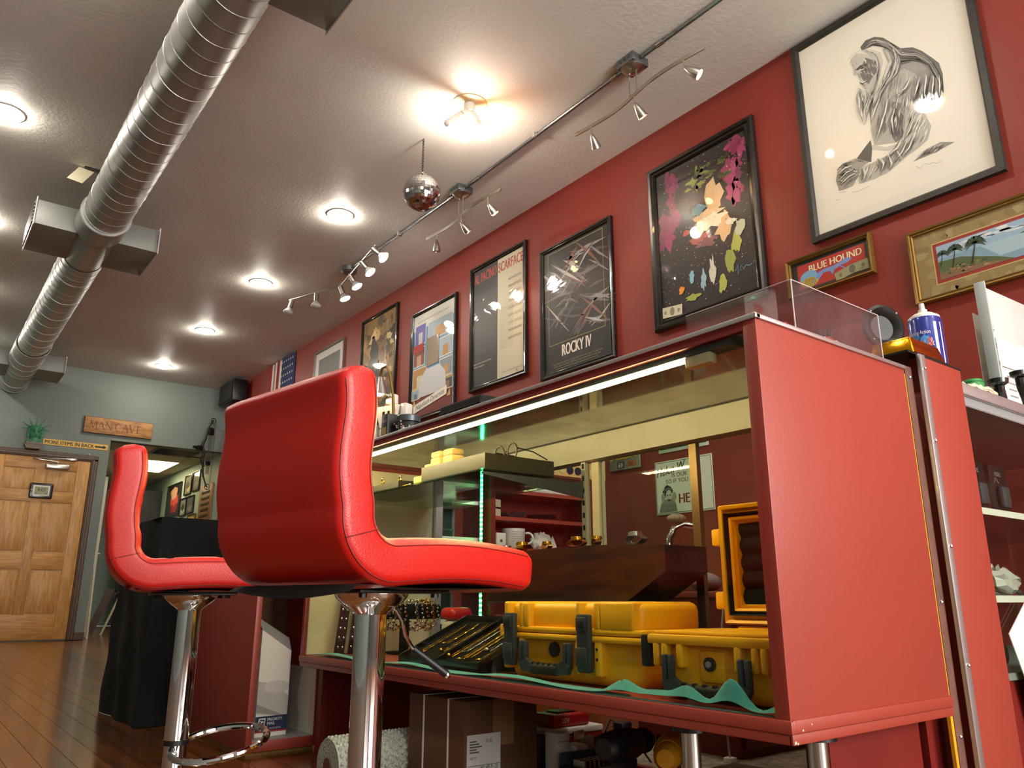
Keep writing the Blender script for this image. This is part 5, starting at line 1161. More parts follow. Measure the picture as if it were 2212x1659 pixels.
for k in range(4): a_ = R(45 + 90 * k); obj('screw', M().ball((.052 * math.cos(a_), -.013, .135 + .052 * math.sin(a_)), .003, 8, 5), MT['chrome'], t)

# far end of the showcase top: lamp, robot figure, jars and boxes
t = thing('desk_lamp', 'small gooseneck desk lamp with a lit shade at the far end of the showcase', 'lamp', (1.30, 2.365, ZT))
obj('base', M().lathe([(0, 0), (.05, 0), (.05, .01), (.02, .016), (0, .016)], n=28), MT['steel'], t); obj('gooseneck', M().tube([(0, 0, .014), (0, .004, .12), (0, .02, .22), (0, .045, .30), (0, .078, .345), (0, .11, .345), (0, .125, .31)], .0052, 10), MT['brass'], t, 60)
sh_ = obj('shade', M().lathe([(.008, .07), (.014, .068), (.022, .04), (.036, 0), (.033, 0), (.012, .05)], c=(0, .127, .245), n=24), MT['silver'], t); obj('bulb', M().ball((0, .127, .262), .02, 14, 10), emis('lamp_glow', '#ffd9a0', 40.0), sh_, 60)
t = thing('robot_figure', 'white jointed toy robot standing behind the gooseneck lamp', 'toy', (1.36, 2.50, ZT), -70)
wp = P('toy_white', '#d5d3cc', .35)
obj('leg', M().rbox(-.04, -.008, -.018, .018, 0, .10, .004).rbox(-.044, -.006, -.03, .02, 0, .02, .004), wp, t); obj('leg', M().rbox(.008, .04, -.018, .018, 0, .10, .004).rbox(.006, .044, -.03, .02, 0, .02, .004), wp, t)
to = obj('torso', M().rbox(-.04, .04, -.022, .022, .10, .13, .006).prism([(-.03, .13), (.03, .13), (.055, .21), (-.055, .21)], -.028, .024), wp, t); obj('chest_mark', M().box(-.02, -.008, -.0285, -.028, .16, .19).box(.004, .016, -.0285, -.028, .16, .19), MT['black'], to, 0)
for s in (-1, 1): ar = obj('arm', M().rbox(*sorted((s * .056, s * .085)), -.02, .02, .16, .215, .006).rbox(*sorted((s * .058, s * .08)), -.05, .01, .09, .15, .005), wp, t); obj('elbow', M().ball((s * .069, -.005, .155), .011, 10, 7), MT['pgrey'], ar)
hd = obj('head', M().rbox(-.018, .018, -.018, .018, .222, .26, .006).cyl((0, 0, .208), (0, 0, .224), .008), wp, t); obj('visor', M().box(-.014, .014, -.0188, -.018, .238, .247), MT['black'], hd, 0)
for x, y, s, h, lb in ((1.225, 2.42, .025, .075, 'small white carton beside the gooseneck lamp'), (1.18, 2.36, .028, .06, 'small open white carton with black marks at the showcase edge')):
    t = thing('small_carton', lb, 'carton', (x, y, ZT)); obj('carton_body', M().rbox(-s, s, -s * .6, s * .6, 0, h, .001), MT['paper'], t); a = Art(); a.rect(-.012, .0, .03, .05, '#2a2724'); a.rect(.008, .02, .045, .06, '#6a2a22'); a.build('printing', MT['print'], t, (-s - .0001, 0, 0), (0, 0, R(-90)))
t = thing('black_carton', 'small black carton with gold print next to the glass jar', 'carton', (1.25, 2.29, ZT)); obj('carton_body', M().rbox(-.03, .03, -.02, .02, 0, .125, .001), MT['black'], t); a = Art(); a.rect(-.012, .014, .055, .08, '#a88a3c'); a.text('NO 5', -.012, .095, .012, '#b9b4a6', .026); a.build('printing', MT['print'], t, (-.0301, 0, 0), (0, 0, R(-90)))
t = thing('glass_jar', 'dark glass jar of beads with a grey lid on the showcase top', 'jar', (1.27, 2.215, ZT)); obj('jar_wall', M().lathe([(0, 0), (.035, 0), (.037, .01), (.037, .085), (.034, .09)], n=28), P('smoke_glass', '#1e2022', .08, spec=.8), t); obj('lid', M().lathe([(.0, .09), (.039, .09), (.040, .108), (.037, .111), (0, .111)], n=28), P('lid_grey', '#4d5357', .35, .3), t)
rn = random.Random(6)
for k in range(14): obj('bead', M().ball((-.0375 * math.cos(.5 * rn.uniform(-1, 1)), 0.037 * math.sin(.9 * rn.uniform(-1, 1)), .02 + .07 * rn.random()), .004, 6, 5), MT['silver'], t)
t = thing('silver_cap', 'small silver bottle cap at the showcase edge', 'cap', (1.15, 2.03, ZT)); obj('cap_shell', M().lathe([(0, 0), (.011, 0), (.0115, .02), (.009, .024), (0, .024)], n=20), MT['silver'], t); obj('cap_knurl', M().torus((0, 0, .006), .0115, .001, 20, 5), MT['steel'], t)
t = thing('black_case', 'flat black zip case lying on the showcase top below the two-tone poster', 'case', (1.20, 1.72, ZT)); obj('case_body', M().rbox(-.06, .06, -.10, .10, 0, .046, .008, 3), MT['matte'], t); obj('zip', M().rbox(-.0615, .0615, -.1015, .1015, .021, .025, .001), MT['rubber'], t); obj('tab', M().rbox(-.02, .02, .05, .09, .046, .058, .004), MT['black'], t)

# ------------------------------------------------------------------ third case: glass front running to the wall
t = thing('glass_counter', 'grey-framed glass counter full of packaged goods beside the red corner panel', 'display case', (1.915, .78, 0))
obj('plinth', M().box(0, 1.44, .02, .48, 0, .30), MT['reddark'], t, 0); obj('top_frame', M().rbox(0, 1.44, 0, .5, .955, .985, .003), MT['alu'], t); obj('under_rail', M().box(.0, 1.44, .01, .03, .93, .9545), MT['pgrey'], t, 0)
obj('front_glass', M().box(0.005, 1.43, .004, .008, .30, .93), MT['glass'], t, 0); obj('back_panel', M().box(0, 1.44, .47, .49, .30, .955), MT['reddark'], t, 0)
obj('deck', M().box(0, 1.44, .01, .47, .30, .315), MT['pgrey'], t, 0)
for z in (.47, .675): obj('shelf', M().box(0.01, 1.43, .03, .46, z, z + .012), MT['greenglass'], t, 0); obj('shelf_edge', M().box(.01, 1.43, .026, .030, z - .002, z + .014), MT['white'], t, 0)
for k in range(4):
    x = 1.99 + k * .14
    p_ = thing('blister_pack', 'black carded package with a clear blister standing on the counter shelf', 'package', (x, .90, .688), 0, 'carded packages in the glass counter')
    obj('card', M().rbox(-.055, .055, -.004, .004, 0, .15, .001), MT['black'], p_); obj('blister', M().rbox(-.025, .025, -.022, -.004, .03, .09, .008), MT['slate'], p_)
    a = Art(); a.text('MODEL', -.02, .12, .012, '#8b8b88', .04); a.rect(-.045, .03, .012, .016, '#a8442f'); a.line([(-.03, .10), (-.02, .115), (.0, .10)], .003, '#77797a'); a.build('printing', MT['print'], p_, (0, -.0042, 0))
for x, y, r_, lb in ((2.02, .86, .018, 'chisel with a turned wooden grip on the lower counter shelf'),):
    p_ = thing('chisel', lb, 'chisel', (x, y, .4825)); wl = wood('beech', '#a3794a', '#c49a66', .5); obj('turning', M().lathe([(.0, 0), (.014, 0), (.022, .03), (.016, .05), (.024, .075), (.012, .10), (0, .10)], n=20).xf(Matrix.Translation((0, 0, .024)) @ Matrix.Rotation(R(90), 4, 'Y')), wl, p_); obj('ferrule', M().cyl((-.012, 0, .024), (0, 0, .024), .012), MT['brass'], p_)
p_ = thing('crumpled_wrap', 'crumpled clear plastic wrap heaped on the lower counter shelf', 'plastic wrap', (2.24, .87, .4825)); m = M(); rn = random.Random(8); m.ball((0, 0, .035), .05, 14, 10, (1.3, .8, .7)); m.v = [(x * (1 + rn.uniform(-.2, .2)), y * (1 + rn.uniform(-.2, .2)), max(0, z * (1 + rn.uniform(-.2, .2)))) for x, y, z in m.v]; obj('film', m, P('crinkled_film', '#b9b7b0', .15, spec=.9), p_, 0); obj('tail', M().tube([(.05, 0, .02), (.09, -.01, .01), (.12, 0, .006)], .006), MT['slate'], p_)
p_ = thing('paper_sheet', 'large white paper sheet propped against the glass counter front', 'paper', (2.10, .775, .0)); obj('sheet', M().prism([(-.10, .40), (.02, .47), (.07, .45), (.30, .30), (.30, .0), (.02, .0), (-.05, .30)], -.002, .0, 'y'), MT['paper'], p_, 0); obj('fold', M().prism([(.02, .47), (.07, .45), (.12, .40), (.06, .44)], -.008, -.0021, 'y'), MT['paper'], p_, 0)
for x, y, z, lb, c in ((2.0, .88, .3155, 'dark tool pouch on the counter floor', '#23211f'), (2.16, .9, .3155, 'brown leather roll on the counter floor', '#4a3422')):
    p_ = thing('tool_pouch', lb, 'pouch', (x, y, z)); obj('pouch_body', M().rbox(-.06, .06, -.04, .04, 0, .06, .02, 3), P('pouch' + c, c, .7), p_); obj('strap', M().box(-.01, .01, -.042, -.039, .0, .062), MT['brass'], p_, 0)
# on the glass counter
ZG = .986
t = thing('binder', 'white binder standing open on the glass counter', 'binder', (2.49, .89, ZG), -3); obj('spine', M().rbox(-.008, .0, -.02, .012, 0, .425, .002), P('binder_edge', '#a9b0ac', .4), t); obj('cover', M().rbox(0, .36, .0, .008, 0, .42, .001), P('binder_white', '#c9c6c0', .4), t); obj('pages', M().box(.02, .34, -.014, -.002, .01, .25), MT['paper'], t, 0)
for k in range(5): obj('binder_ring', M().torus((.02, -.006, .06 + k * .055), .010, .0015, 12, 5, 'x'), MT['steel'], t)
a = Art()
for k in range(5): a.rect(.05, .10, .05 + k * .02, .055 + k * .02, '#8b8780', keep=k > 0)
a.line([(.03, .16), (.33, .16)], .003, '#6b6862'); a.build('printing', MT['print'], t, (0, -.0145, 0))
tag(obj('white_card', M().box(2.56, 2.75, .945, .947, ZG, ZG + .36), MT['paper'], None, 0), 'blank white card standing behind the binder', 'card')
t = thing('green_jar', 'small green cylinder jar on the glass counter', 'jar', (2.25, .86, ZG)); obj('jar_body', M().lathe([(0, 0), (.026, 0), (.027, .06), (.024, .066), (0, .066)], n=24), P('green_plastic', '#2f8a45', .4), t); obj('lid_ring', M().torus((0, 0, .058), .027, .0015, 24, 5), P('green_dark', '#246b36', .4), t)
t = thing('crumpled_tissue', 'crumpled cream tissue strip in front of the green jar', 'tissue', (2.14, .805, ZG)); m = M(); m.ball((0, 0, .008), .03, 14, 8, (3.4, .7, .35)); rn = random.Random(3); m.v = [(x + rn.uniform(-.004, .004), y + rn.uniform(-.004, .004), max(0, z + rn.uniform(-.005, .005))) for x, y, z in m.v]; obj('sheet', m, MT['cream'], t, 30); obj('crease', M().tube([(-.06, 0, .014), (0, .006, .019), (.06, -.004, .014)], .003), MT['cream'], t)
for x, y, h, lb in ((2.33, .825, .075, 'short black tobacco pipe standing on the glass counter'), (2.45, .81, .115, 'tall black tobacco pipe standing in front of the binder')):
    t = thing('tobacco_pipe', lb, 'pipe', (x, y, ZG)); obj('stem', M().tube([(.02, 0, .004), (.012, 0, h * .35), (0, 0, h * .6), (0, 0, h - .02)], [.010, .011, .013, .014], 10), MT['gloss'], t); obj('bowl_rim', M().lathe([(.012, -.02), (.024, -.012), (.026, 0), (.02, .002), (.016, -.006)], c=(0, 0, h), n=20), MT['gloss'], t); obj('foot', M().cyl((.02, 0, 0), (.02, 0, .006), .018), MT['gloss'], t)

# ------------------------------------------------------------------ open-fronted red cabinet by the showcase end
t = thing('red_cabinet', 'low open red cabinet past the end of the showcase holding a mailing box', 'cabinet', (.95, 2.60, 0))
obj('side_panel', M().rbox(0, .02, 0, .78, 0.012, .60, .002), MT['red'], t); obj('side_panel', M().rbox(.225, .245, 0, .78, 0.012, .60, .002), MT['red'], t)
obj('bottom_panel', M().rbox(.02, .225, 0, .78, .012, .045, .002), MT['red'], t); obj('top_panel', M().rbox(-.004, .249, -.004, .784, .60, .62, .002), MT['red'], t); obj('back_panel', M().box(.02, .225, .3, .31, .045, .60), MT['kraft'], t, 0)
obj('floor_liner', M().box(.021, .224, .002, .299, .045, .047), MT['pgrey'], t, 0); obj('inner_liner', M().box(.221, .2245, .002, .299, .047, .25), MT['white'], t, 0)
obj('plinth', M().box(.01, .235, .02, .76, 0, .012), wood('yellow_pine', '#a3762c', '#c99a4a', .5), t, 0)
t = thing('mailing_box', 'white and grey postal carton with a navy band inside the red cabinet', 'mailing box', (1.045, 2.68, .0475), 6)
obj('carton', M().prism([(-.055, 0), (.055, 0), (.055, .26), (-.055, .33)], -.03, .03, 'y'), MT['paper'], t, 0); obj('flap', M().add([(-.055, -.03, .33), (.055, -.03, .26), (.06, .0, .30), (-.06, .0, .37), (-.055, -.0295, .3305), (.055, -.0295, .2605), (.06, .001, .3005), (-.06, .001, .3705)], [(0, 1, 2, 3), (7, 6, 5, 4), (0, 4, 5, 1), (1, 5, 6, 2), (2, 6, 7, 3), (3, 7, 4, 0)]), MT['pgrey'], t, 0)
a = Art(); a.poly([(-.055, .07), (.055, .055), (.055, .12), (.0, .16), (-.055, .17)], '#b4b1aa'); a.poly([(-.055, .10), (.055, .055), (-.055, .075)], '#8e8c88'); a.ell(.01, .15, .045, .02, '#c4c1ba')
a.rect(-.055, .055, .018, .062, '#1f2748'); a.rect(-.055, .055, .013, .018, '#a02028'); a.poly([(-.047, .033), (-.024, .033), (-.020, .056), (-.043, .056)], '#d8d6d0'); a.poly([(-.043, .036), (-.026, .036), (-.023, .052), (-.040, .053)], '#1f2748'); a.poly([(-.043, .05), (-.024, .046), (-.04, .038), (-.034, .045)], '#d8d6d0')
a.text('PRIORITY', -.014, .047, .009, '#e4e2dc', .052); a.text('MAIL', -.014, .035, .009, '#e4e2dc', .027); a.text('UNITED STATES POSTAL SERVICE', -.045, .022, .005, '#c9c7c2', .08); a.build('printing', MT['print'], t, (0, -.0302, 0))

# black cloth draped box
t = thing('draped_box', 'tall box draped in creased black cloth beyond the far stool', 'draped box', (.83, 3.44, 0))
def dr(u, v):
    # u around the perimeter, v up
    per = [(0, .62), (0, 0), (.55, 0), (.55, .62)]; k = min(int(u * 3), 2); f = u * 3 - k
    x = per[k][0] + (per[k + 1][0] - per[k][0]) * f; y = per[k][1] + (per[k + 1][1] - per[k][1]) * f
    fl = .02 * (1 - v) ** 2; wv = .010 * math.sin(u * 40 + v * 5) * (1 - v * .6) + .006 * math.sin(v * 17 + u * 23)
    cx_, cy_ = x - .275, y - .31; l = math.hypot(cx_, cy_); return (x + cx_ / l * (fl + wv), y + cy_ / l * (fl + wv), .002 + .80 * v)
obj('skirt', M().grid(dr, 90, 24), P('black_cloth', '#060707', .8, bump=.5, bscale=14, spec=.25), t, 60); obj('top_cover', M().grid(lambda u, v: (.55 * u, .62 * v, .802 + .004 * math.sin(u * 15) * math.sin(v * 12)), 14, 14), P('black_cloth_top', '#060707', .8, spec=.25, bump=.4, bscale=14), t, 60); obj('carcass', M().box(.03, .52, .03, .59, 0.0, .79), MT['matte'], t, 0)

# ------------------------------------------------------------------ under the showcase
t = thing('bubble_wrap_roll', 'roll of clear bubble wrap lying under the showcase', 'bubble wrap', (1.1, 2.005, 0)); bw = P('bubble_film', '#b7bdae', .18, spec=.8, bump=.9, bscale=140)
obj('roll', M().cyl((-.15, 0, .066), (.20, 0, .066), .065, n=40), bw, t, 60); obj('core', M().cyl((-.153, 0, .066), (-.15, 0, .066), .02, n=20), MT['kraft'], t); bb = M()
for i in range(22):
    for j in range(12): a_ = R(-20 + j * 16 + (8 if i % 2 else 0)); bb.ball((-.14 + i * .0155, -.0655 * math.cos(a_), .066 + .0655 * math.sin(a_)), .0062, 6, 4)
o = obj('bubbles', bb, bw, t, 60); o['kind'] = 'stuff'
t = thing('cardboard_box', 'brown cardboard box with white straps and a shipping label under the showcase', 'box', (1.14, 1.67, 0))
obj('carton', M().rbox(0, .225, 0, .26, 0, .236, .002), MT['kraft'], t)
for y in (.07, .185): obj('strap', M().box(-.0012, .0, y - .003, y + .003, 0, .236).box(-.0012, .2262, y - .003, y + .003, .236, .2372), MT['white'], t, 0)
obj('packing_tape', M().box(.085, .15, -.0006, 0, .13, .236), P('tan_tape', '#8a6a44', .35), t, 0)
a = Art(); a.rect(-.05, .05, 0, .125, '#d6d4ce')
for k in range(5): a.rect(-.042, -.042 + .02 + .008 * (k % 3), .108 - k * .006, .111 - k * .006, '#55534f', keep=k > 0)
a.text('54 LBS', .005, .105, .008, '#222', .02); a.text('SHIP TO', -.042, .07, .006, '#333', .02); a.text('MO 495 9 - 05', -.01, .045, .010, '#151515', .052); a.line([(-.048, .056), (.048, .056)], .0012, '#333')
rn = random.Random(1); x = -.005
while x < .042: wd = rn.choice((.001, .0018, .0026)); a.rect(x, x + wd, .012, .038, '#151515', True); x += wd + rn.choice((.001, .0018))
a.build('shipping_label', MT['print'], t, (.058, -.0007, .035), (0, R(0), 0))
t = thing('red_toolbox', 'red tool box under the showcase with a charger on it', 'tool box', (1.52, 1.80, 0)); obj('box_body', M().rbox(0, .2, 0, .16, 0, .105, .004), P('toolbox_red', '#7c1512', .4), t); obj('box_lid', M().rbox(-.002, .202, -.002, .162, .106, .122, .004), MT['white'], t); obj('clasp', M().rbox(.08, .12, -.008, -.002, .09, .115, .002), MT['steel'], t)
t = thing('battery_charger', 'red 20V battery charger lying on the tool box', 'charger', (1.545, 1.815, .1225)); obj('charger_body', M().rbox(0, .14, 0, .09, 0, .035, .008, 3), P('charger_red', '#a81518', .35), t); a = Art(); a.text('20V', -.02, .012, .014, '#d8d0c8', .03); a.build('lettering', MT['print'], t, (.05, -.0003, 0)); obj('slot', M().rbox(.03, .11, .02, .07, .035, .04, .002), MT['black'], t)
for x, y, z, h, lb in ((1.42, 1.655, 0, .145, 'tall white carton between the cardboard box and the tool box'), (1.465, 1.635, 0, .115, 'short white carton in front of the tool box')):
    t = thing('white_carton', lb, 'carton', (x, y, z)); obj('carton_body', M().rbox(-.02, .02, -.025, .025, 0, h, .001), MT['paper'], t); obj('flap_line', M().box(-.0205, .0205, -.0255, -.025, h - .02, h - .018), MT['pgrey'], t, 0)
t = thing('work_glove', 'crumpled beige work glove on the floor beside the black parts box', 'glove', (1.545, 1.665, 0)); gm = P('beige_cloth', '#a3947a', .9, bump=.4, bscale=60)
m = M().ball((0, 0, .06), .055, 16, 12, (1.1, .8, 1.1)); m.v = [(x + .006 * math.sin(z * 90 + y * 60), y + .006 * math.sin(x * 80), max(.0, z + .006 * math.sin(x * 70 + y * 50))) for x, y, z in m.v]; obj('palm', m, gm, t, 60)
for k in range(4): obj('finger', M().tube([(.03, -.03 + k * .015, .09), (.055, -.035 + k * .02, .07), (.065, -.04 + k * .024, .035)], [.011, .0115, .009], 8), gm, t, 60)
obj('thumb', M().tube([(-.03, -.03, .08), (-.05, -.05, .06), (-.05, -.06, .03)], [.011, .011, .008], 8), gm, t, 60)
t = thing('parts_box', 'open black parts box with a yellow sticker under the showcase', 'box', (1.36, 1.48, 0)); obj('box_shell', M().rbox(0, .16, 0, .10, 0, .085, .003), MT['black'], t); obj('box_flap', M().prism([(0, .085), (.16, .085), (.158, .112), (.002, .112)], .094, .10, 'y'), MT['slate'], t, 0); a = Art(); a.poly([(-.06, .035), (.0, .05), (.0, .075), (-.06, .06)], '#d8b224'); a.rect(-.05, -.03, .05, .056, '#7a6618'); a.build('sticker', MT['print'], t, (.075, -.0003, 0))
for k in range(8): obj('blade', M().box(.02 + k * .015, .026 + k * .015, .03, .07, .085, .10), MT['steel'], t, 0)
def drill(x, y, rz, body, acc, lb, chuck):
    t = thing('power_drill', lb, 'drill', (x, y, 0), rz)
    obj('battery', M().rbox(-.045, .045, -.035, .035, 0, .05, .008), MT['black'], t); obj('grip', M().prism([(-.03, .05), (.025, .05), (.03, .135), (-.022, .135)], -.017, .017, 'y'), MT['rubber'], t)
    h = obj('motor_housing', M().lathe([(0, -.075), (.022, -.073), (.031, -.06), (.034, -.02), (.033, .03), (.028, .05), (0, .05)], n=20).xf(Matrix.Translation((0, 0, .165)) @ Matrix.Rotation(R(90), 4, 'Y')), body, t, 45)
    obj('chuck', M().lathe([(0, .05), (.026, .05), (.027, .085), (.018, .105), (0, .105)], n=18).xf(Matrix.Translation((0, 0, .165)) @ Matrix.Rotation(R(90), 4, 'Y')), chuck, t, 45); obj('accent', M().rbox(-.02, .02, -.036, .036, .15, .172, .006), acc, t); obj('trigger', M().rbox(.024, .036, -.008, .008, .10, .13, .004), MT['black'], t)
    for k in range(5): obj('vent', M().box(-.06 + k * .007, -.056 + k * .007, -.0345, .0345, .155, .185), MT['matte'], t, 0)
drill(1.335, 1.335, 10, P('charcoal_plastic', '#1c1a1a', .5), P('drill_red', '#4a1512', .5), 'black power drill standing on its battery under the showcase', MT['rubber'])
drill(1.375, 1.23, 215, P('drill_yellow', '#d8960e', .4), MT['rubber'], 'yellow power drill standing on its battery beside the black drill', P('drill_yellow2', '#e0a01a', .4))
t = thing('lettered_carton', 'white carton with bold black capitals on the floor under the showcase end', 'carton', (1.455, 1.09, 0)); obj('carton_body', M().rbox(0, .085, 0, .10, 0, .128, .001), MT['paper'], t)
a = Art(); a.text('BRINKS', -.046, .085, .022, '#16161a', .088, bold=.0012); a.build('lettering', MT['print'], t, (-.0002, .05, 0), (0, 0, R(-90))); a = Art(); a.text('BRINKS', -.018, .09, .017, '#16161a', .052, bold=.001); a.ell(-.03, .099, .009, .012, '#16161a'); a.text('B', -.034, .093, .012, '#e8e4da', .008); a.build('lettering', MT['print'], t, (.043, -.0002, 0)); obj('lid_seam', M().box(-.0006, .0856, -.0006, .1006, .119, .1205), MT['kraft'], t, 0)
t = thing('floor_rug', 'patterned cream rug with a red border on the floor behind the showcase', 'rug', (2.15, 1.55, 0)); obj('pile', M().box(-.32, .55, -.3, .42, 0, .006), P('rug_pattern', '#8a7a66', .9, var=.5, vscale=40), t, 0); obj('border', M().box(-.34, -.32, -.32, .44, 0, .006).box(.55, .57, -.32, .44, 0, .006).box(-.32, .55, -.32, -.3, 0, .006).box(-.32, .55, .42, .44, 0, .006), P('rug_red', '#7a1a16', .9), t, 0)
t = thing('power_cable', 'thin black power cable with a plug draped beside the tool box', 'cable', (1.78, 1.86, 0)); obj('cord', M().tube([(-.02, 0, .003), (.0, .01, .06), (.03, .0, .12), (.06, -.03, .10), (.09, -.06, .05), (.10, -.10, .003)], .003, 8), MT['black'], t, 60); obj('plug', M().rbox(.03, .075, -.05, -.01, .085, .115, .005), MT['black'], t)

# ------------------------------------------------------------------ staff side seen through the showcase
t = thing('red_shelf_unit', 'dark red open shelf unit of crockery behind the showcase', 'shelf unit', (2.40, 3.30, 0))
obj('upright', M().box(0, .03, 0, .26, 0, 1.14), MT['reddark'], t, 0); obj('upright', M().box(.70, .73, 0, .26, 0, 1.14), MT['reddark'], t, 0); obj('back_board', M().box(.03, .70, .24, .26, 0, 1.14), MT['reddark'], t, 0)
for z in (.05, .38, .715, .875, 1.02, 1.12): obj('shelf_board', M().box(.03, .70, 0, .24, z, z + .02), MT['red'], t, 0)
t = thing('mug', 'wide white mug printed with lines of text on the red shelf', 'mug', (2.60, 3.37, .7355), -40); obj('cup', M().lathe([(0, 0), (.045, 0), (.060, .02), (.064, .105), (.060, .105), (.056, .02), (0, .01)], n=32), MT['white'], t, 50); obj('mug_handle', M().torus((.078, 0, .055), .028, .006, 16, 8, 'y', -2.0, 2.0), MT['white'], t, 60)
a = Art(.0002)
for k in range(6):
    for j in range(8): a.rect(-.05 + j * .012, -.038 + j * .012, .085 - k * .012, .0865 - k * .012, '#8d8a84', True)
wrap(a, .0655, R(40)); a.build('printing', MT['print'], t)
t = thing('white_gift_box', 'small white carton with a brown fruit emblem on the red shelf', 'carton', (2.475, 3.325, .7355)); obj('carton_body', M().rbox(-.03, .03, -.015, .02, 0, .075, .001), MT['white'], t); a = Art(); a.ell(-.003, .034, .006, .007, '#7a4a2c'); a.ell(.004, .034, .006, .007, '#7a4a2c', keep=True); a.ell(.004, .045, .003, .0015, '#7a4a2c', rot=45, keep=True); a.ell(.010, .036, .003, .003, '#e6e2d8'); a.build('emblem', MT['print'], t, (0, -.0152, 0))
t = thing('crumpled_napkin', 'crumpled white napkin beside the printed mug', 'napkin', (2.80, 3.38, .7355)); m = M().ball((0, 0, .04), .06, 14, 10, (1.2, .8, .9)); rn = random.Random(4); m.v = [(x + rn.uniform(-.012, .012), y + rn.uniform(-.01, .01), max(0, z + rn.uniform(-.012, .012))) for x, y, z in m.v]; obj('cloth', m, MT['white'], t, 25); obj('corner', M().prism([(.04, 0), (.10, .02), (.07, .08)], -.02, -.015, 'y'), MT['white'], t, 0)
for k in range(5):
    tag(obj('plate', M().lathe([(0, 0), (.05, 0), (.085, .008), (.088, .010), (.05, .004), (0, .004)], n=32), MT['silver'], None, 50), 'thin silver plate in the stack on the red shelf', 'plate', 'stacked silver plates').location = (2.84, 3.42, .8955 + k * .006)
t = thing('foil_dish', 'crumpled dark grey foil dish on the red shelf beside the plates', 'dish', (2.62, 3.40, .8965)); m = M().lathe([(0, 0), (.04, 0), (.07, .03), (.066, .03), (.038, .004), (0, .004)], n=24); m.v = [(x, y, z + (.012 * math.sin(8 * math.atan2(y, x)) if z > .02 else 0)) for x, y, z in m.v]; obj('bowl', m, MT['slate'], t); obj('filling', M().ball((0, 0, .019), .028, 10, 6, (1, 1, .5)), MT['paper'], t)
t = thing('foam_tray', 'white rounded foam tray on the upper red shelf', 'tray', (2.86, 3.40, 1.0405)); obj('tray_body', M().rbox(-.14, .14, -.07, .07, 0, .06, .02, 3), MT['white'], t); obj('rim', M().rbox(-.145, .145, -.075, .075, .05, .058, .003), MT['white'], t)
t = thing('paper_stack', 'cream paper leaning on the red shelf near the green lights', 'paper', (2.50, 3.40, .8955), 20); obj('sheets', M().box(-.04, .04, -.01, .01, 0, .10), MT['cream'], t, 0); obj('band', M().box(-.041, .041, -.011, .011, .05, .06), MT['black'], t, 0)
# green lit glass tower
t = thing('glass_tower', 'tall glass display tower edged with a green LED strip', 'display tower', (2.06, 3.30, 0))
obj('plinth', M().box(0, .29, 0, .28, 0, .3), MT['matte'], t, 0)
for x in (0, .275): obj('corner_post', M().box(x, x + .015, .265, .28, .3, 1.15), MT['alu'], t, 0)
obj('back_pane', M().box(.015, .275, .272, .276, .3, 1.15), P('green_tint_back', '#31483c', .3), t, 0); obj('top_cap', M().box(0, .29, 0, .28, 1.15, 1.18), MT['matte'], t, 0)
for z in (.36, .56, .76, .945): obj('shelf', M().box(.004, .286, .02, .27, z, z + .018), MT['white'], t, 0)
ls = obj('led_strip', M().box(.270, .288, .0, .006, .36, 1.12), MT['alu'], t, 0)
for k in range(32): obj('led', M().ball((.279, -.003, .375 + k * .0235), .0056, 6, 4), MT['greenled'], ls)
for z, w_, h_, lb in ((.778, .10, .03, 'flat dark box on the middle tower shelf'), (.963, .14, .04, 'flat white box on the upper tower shelf'), (.578, .12, .05, 'white carton on the lower tower shelf')):
    p_ = thing('stored_box', lb, 'box', (2.15, 3.38, z + .0005)); obj('box_body', M().rbox(-w_ / 2, w_ / 2, -.03, .05, 0, h_, .002), MT['black'] if 'dark' in lb else MT['white'], p_); obj('box_lid', M().rbox(-w_ / 2 - .002, w_ / 2 + .002, -.032, .052, h_, h_ + .008, .002), MT['slate'] if 'dark' in lb else MT['paper'], p_)
# bottle-cap board and hanging purse
t = thing('cap_board', 'pale wooden board of bottle caps behind the showcase', 'display board', (3.02, 3.285, 1.145), 0); obj('board', M().box(-.36, .20, 0, .02, 0, .26), wood('pale_ply', '#b98a4c', '#d3a868', .6), t, 0)
rn = random.Random(2)
for i in range(9):
    for j in range(4): 
        c = rn.choice(('#1c1512', '#d9c98a', '#2a2540', '#5a1c16', '#e2ddcc')); obj('bottle_cap', M().cyl((-.32 + i * .06, -.008, .035 + j * .062), (-.32 + i * .06, .0, .035 + j * .062), .022, .024, n=14), P('cap' + c, c, .35, .3), t)
t = thing('side_cabinet', 'low dark red side cabinet on the staff side of the showcase', 'cabinet', (2.12, 1.62, 0)); obj('cabinet_body', M().box(0, .5, 0, .42, 0, .48), MT['reddark'], t, 0); obj('cabinet_top', M().rbox(-.01, .51, -.01, .43, .48, .50, .003), MT['red'], t); obj('cabinet_door', M().rbox(.02, .24, -.012, 0, .03, .46, .003).rbox(.26, .48, -.012, 0, .03, .46, .003), MT['reddark'], t)
t = thing('chrome_handle_stand', 'bent chrome tube stand with a wooden knob on the side cabinet', 'stand', (2.25, 1.93, .5005), -30); obj('tube', M().tube([(-.03, 0, .006), (-.035, 0, .12), (-.03, 0, .19), (-.01, 0, .225), (.025, 0, .24), (.06, 0, .235)], .0125, 12), MT['chrome'], t, 60); obj('knob', M().ball((.0, 0, .262), .022, 14, 9, (1.7, .9, .8)), wood('knob_wood', '#6b5a48', '#96836a', .4), t, 60); obj('base_disc', M().cyl((-.03, 0, 0), (-.03, 0, .006), .03), MT['chrome'], t)
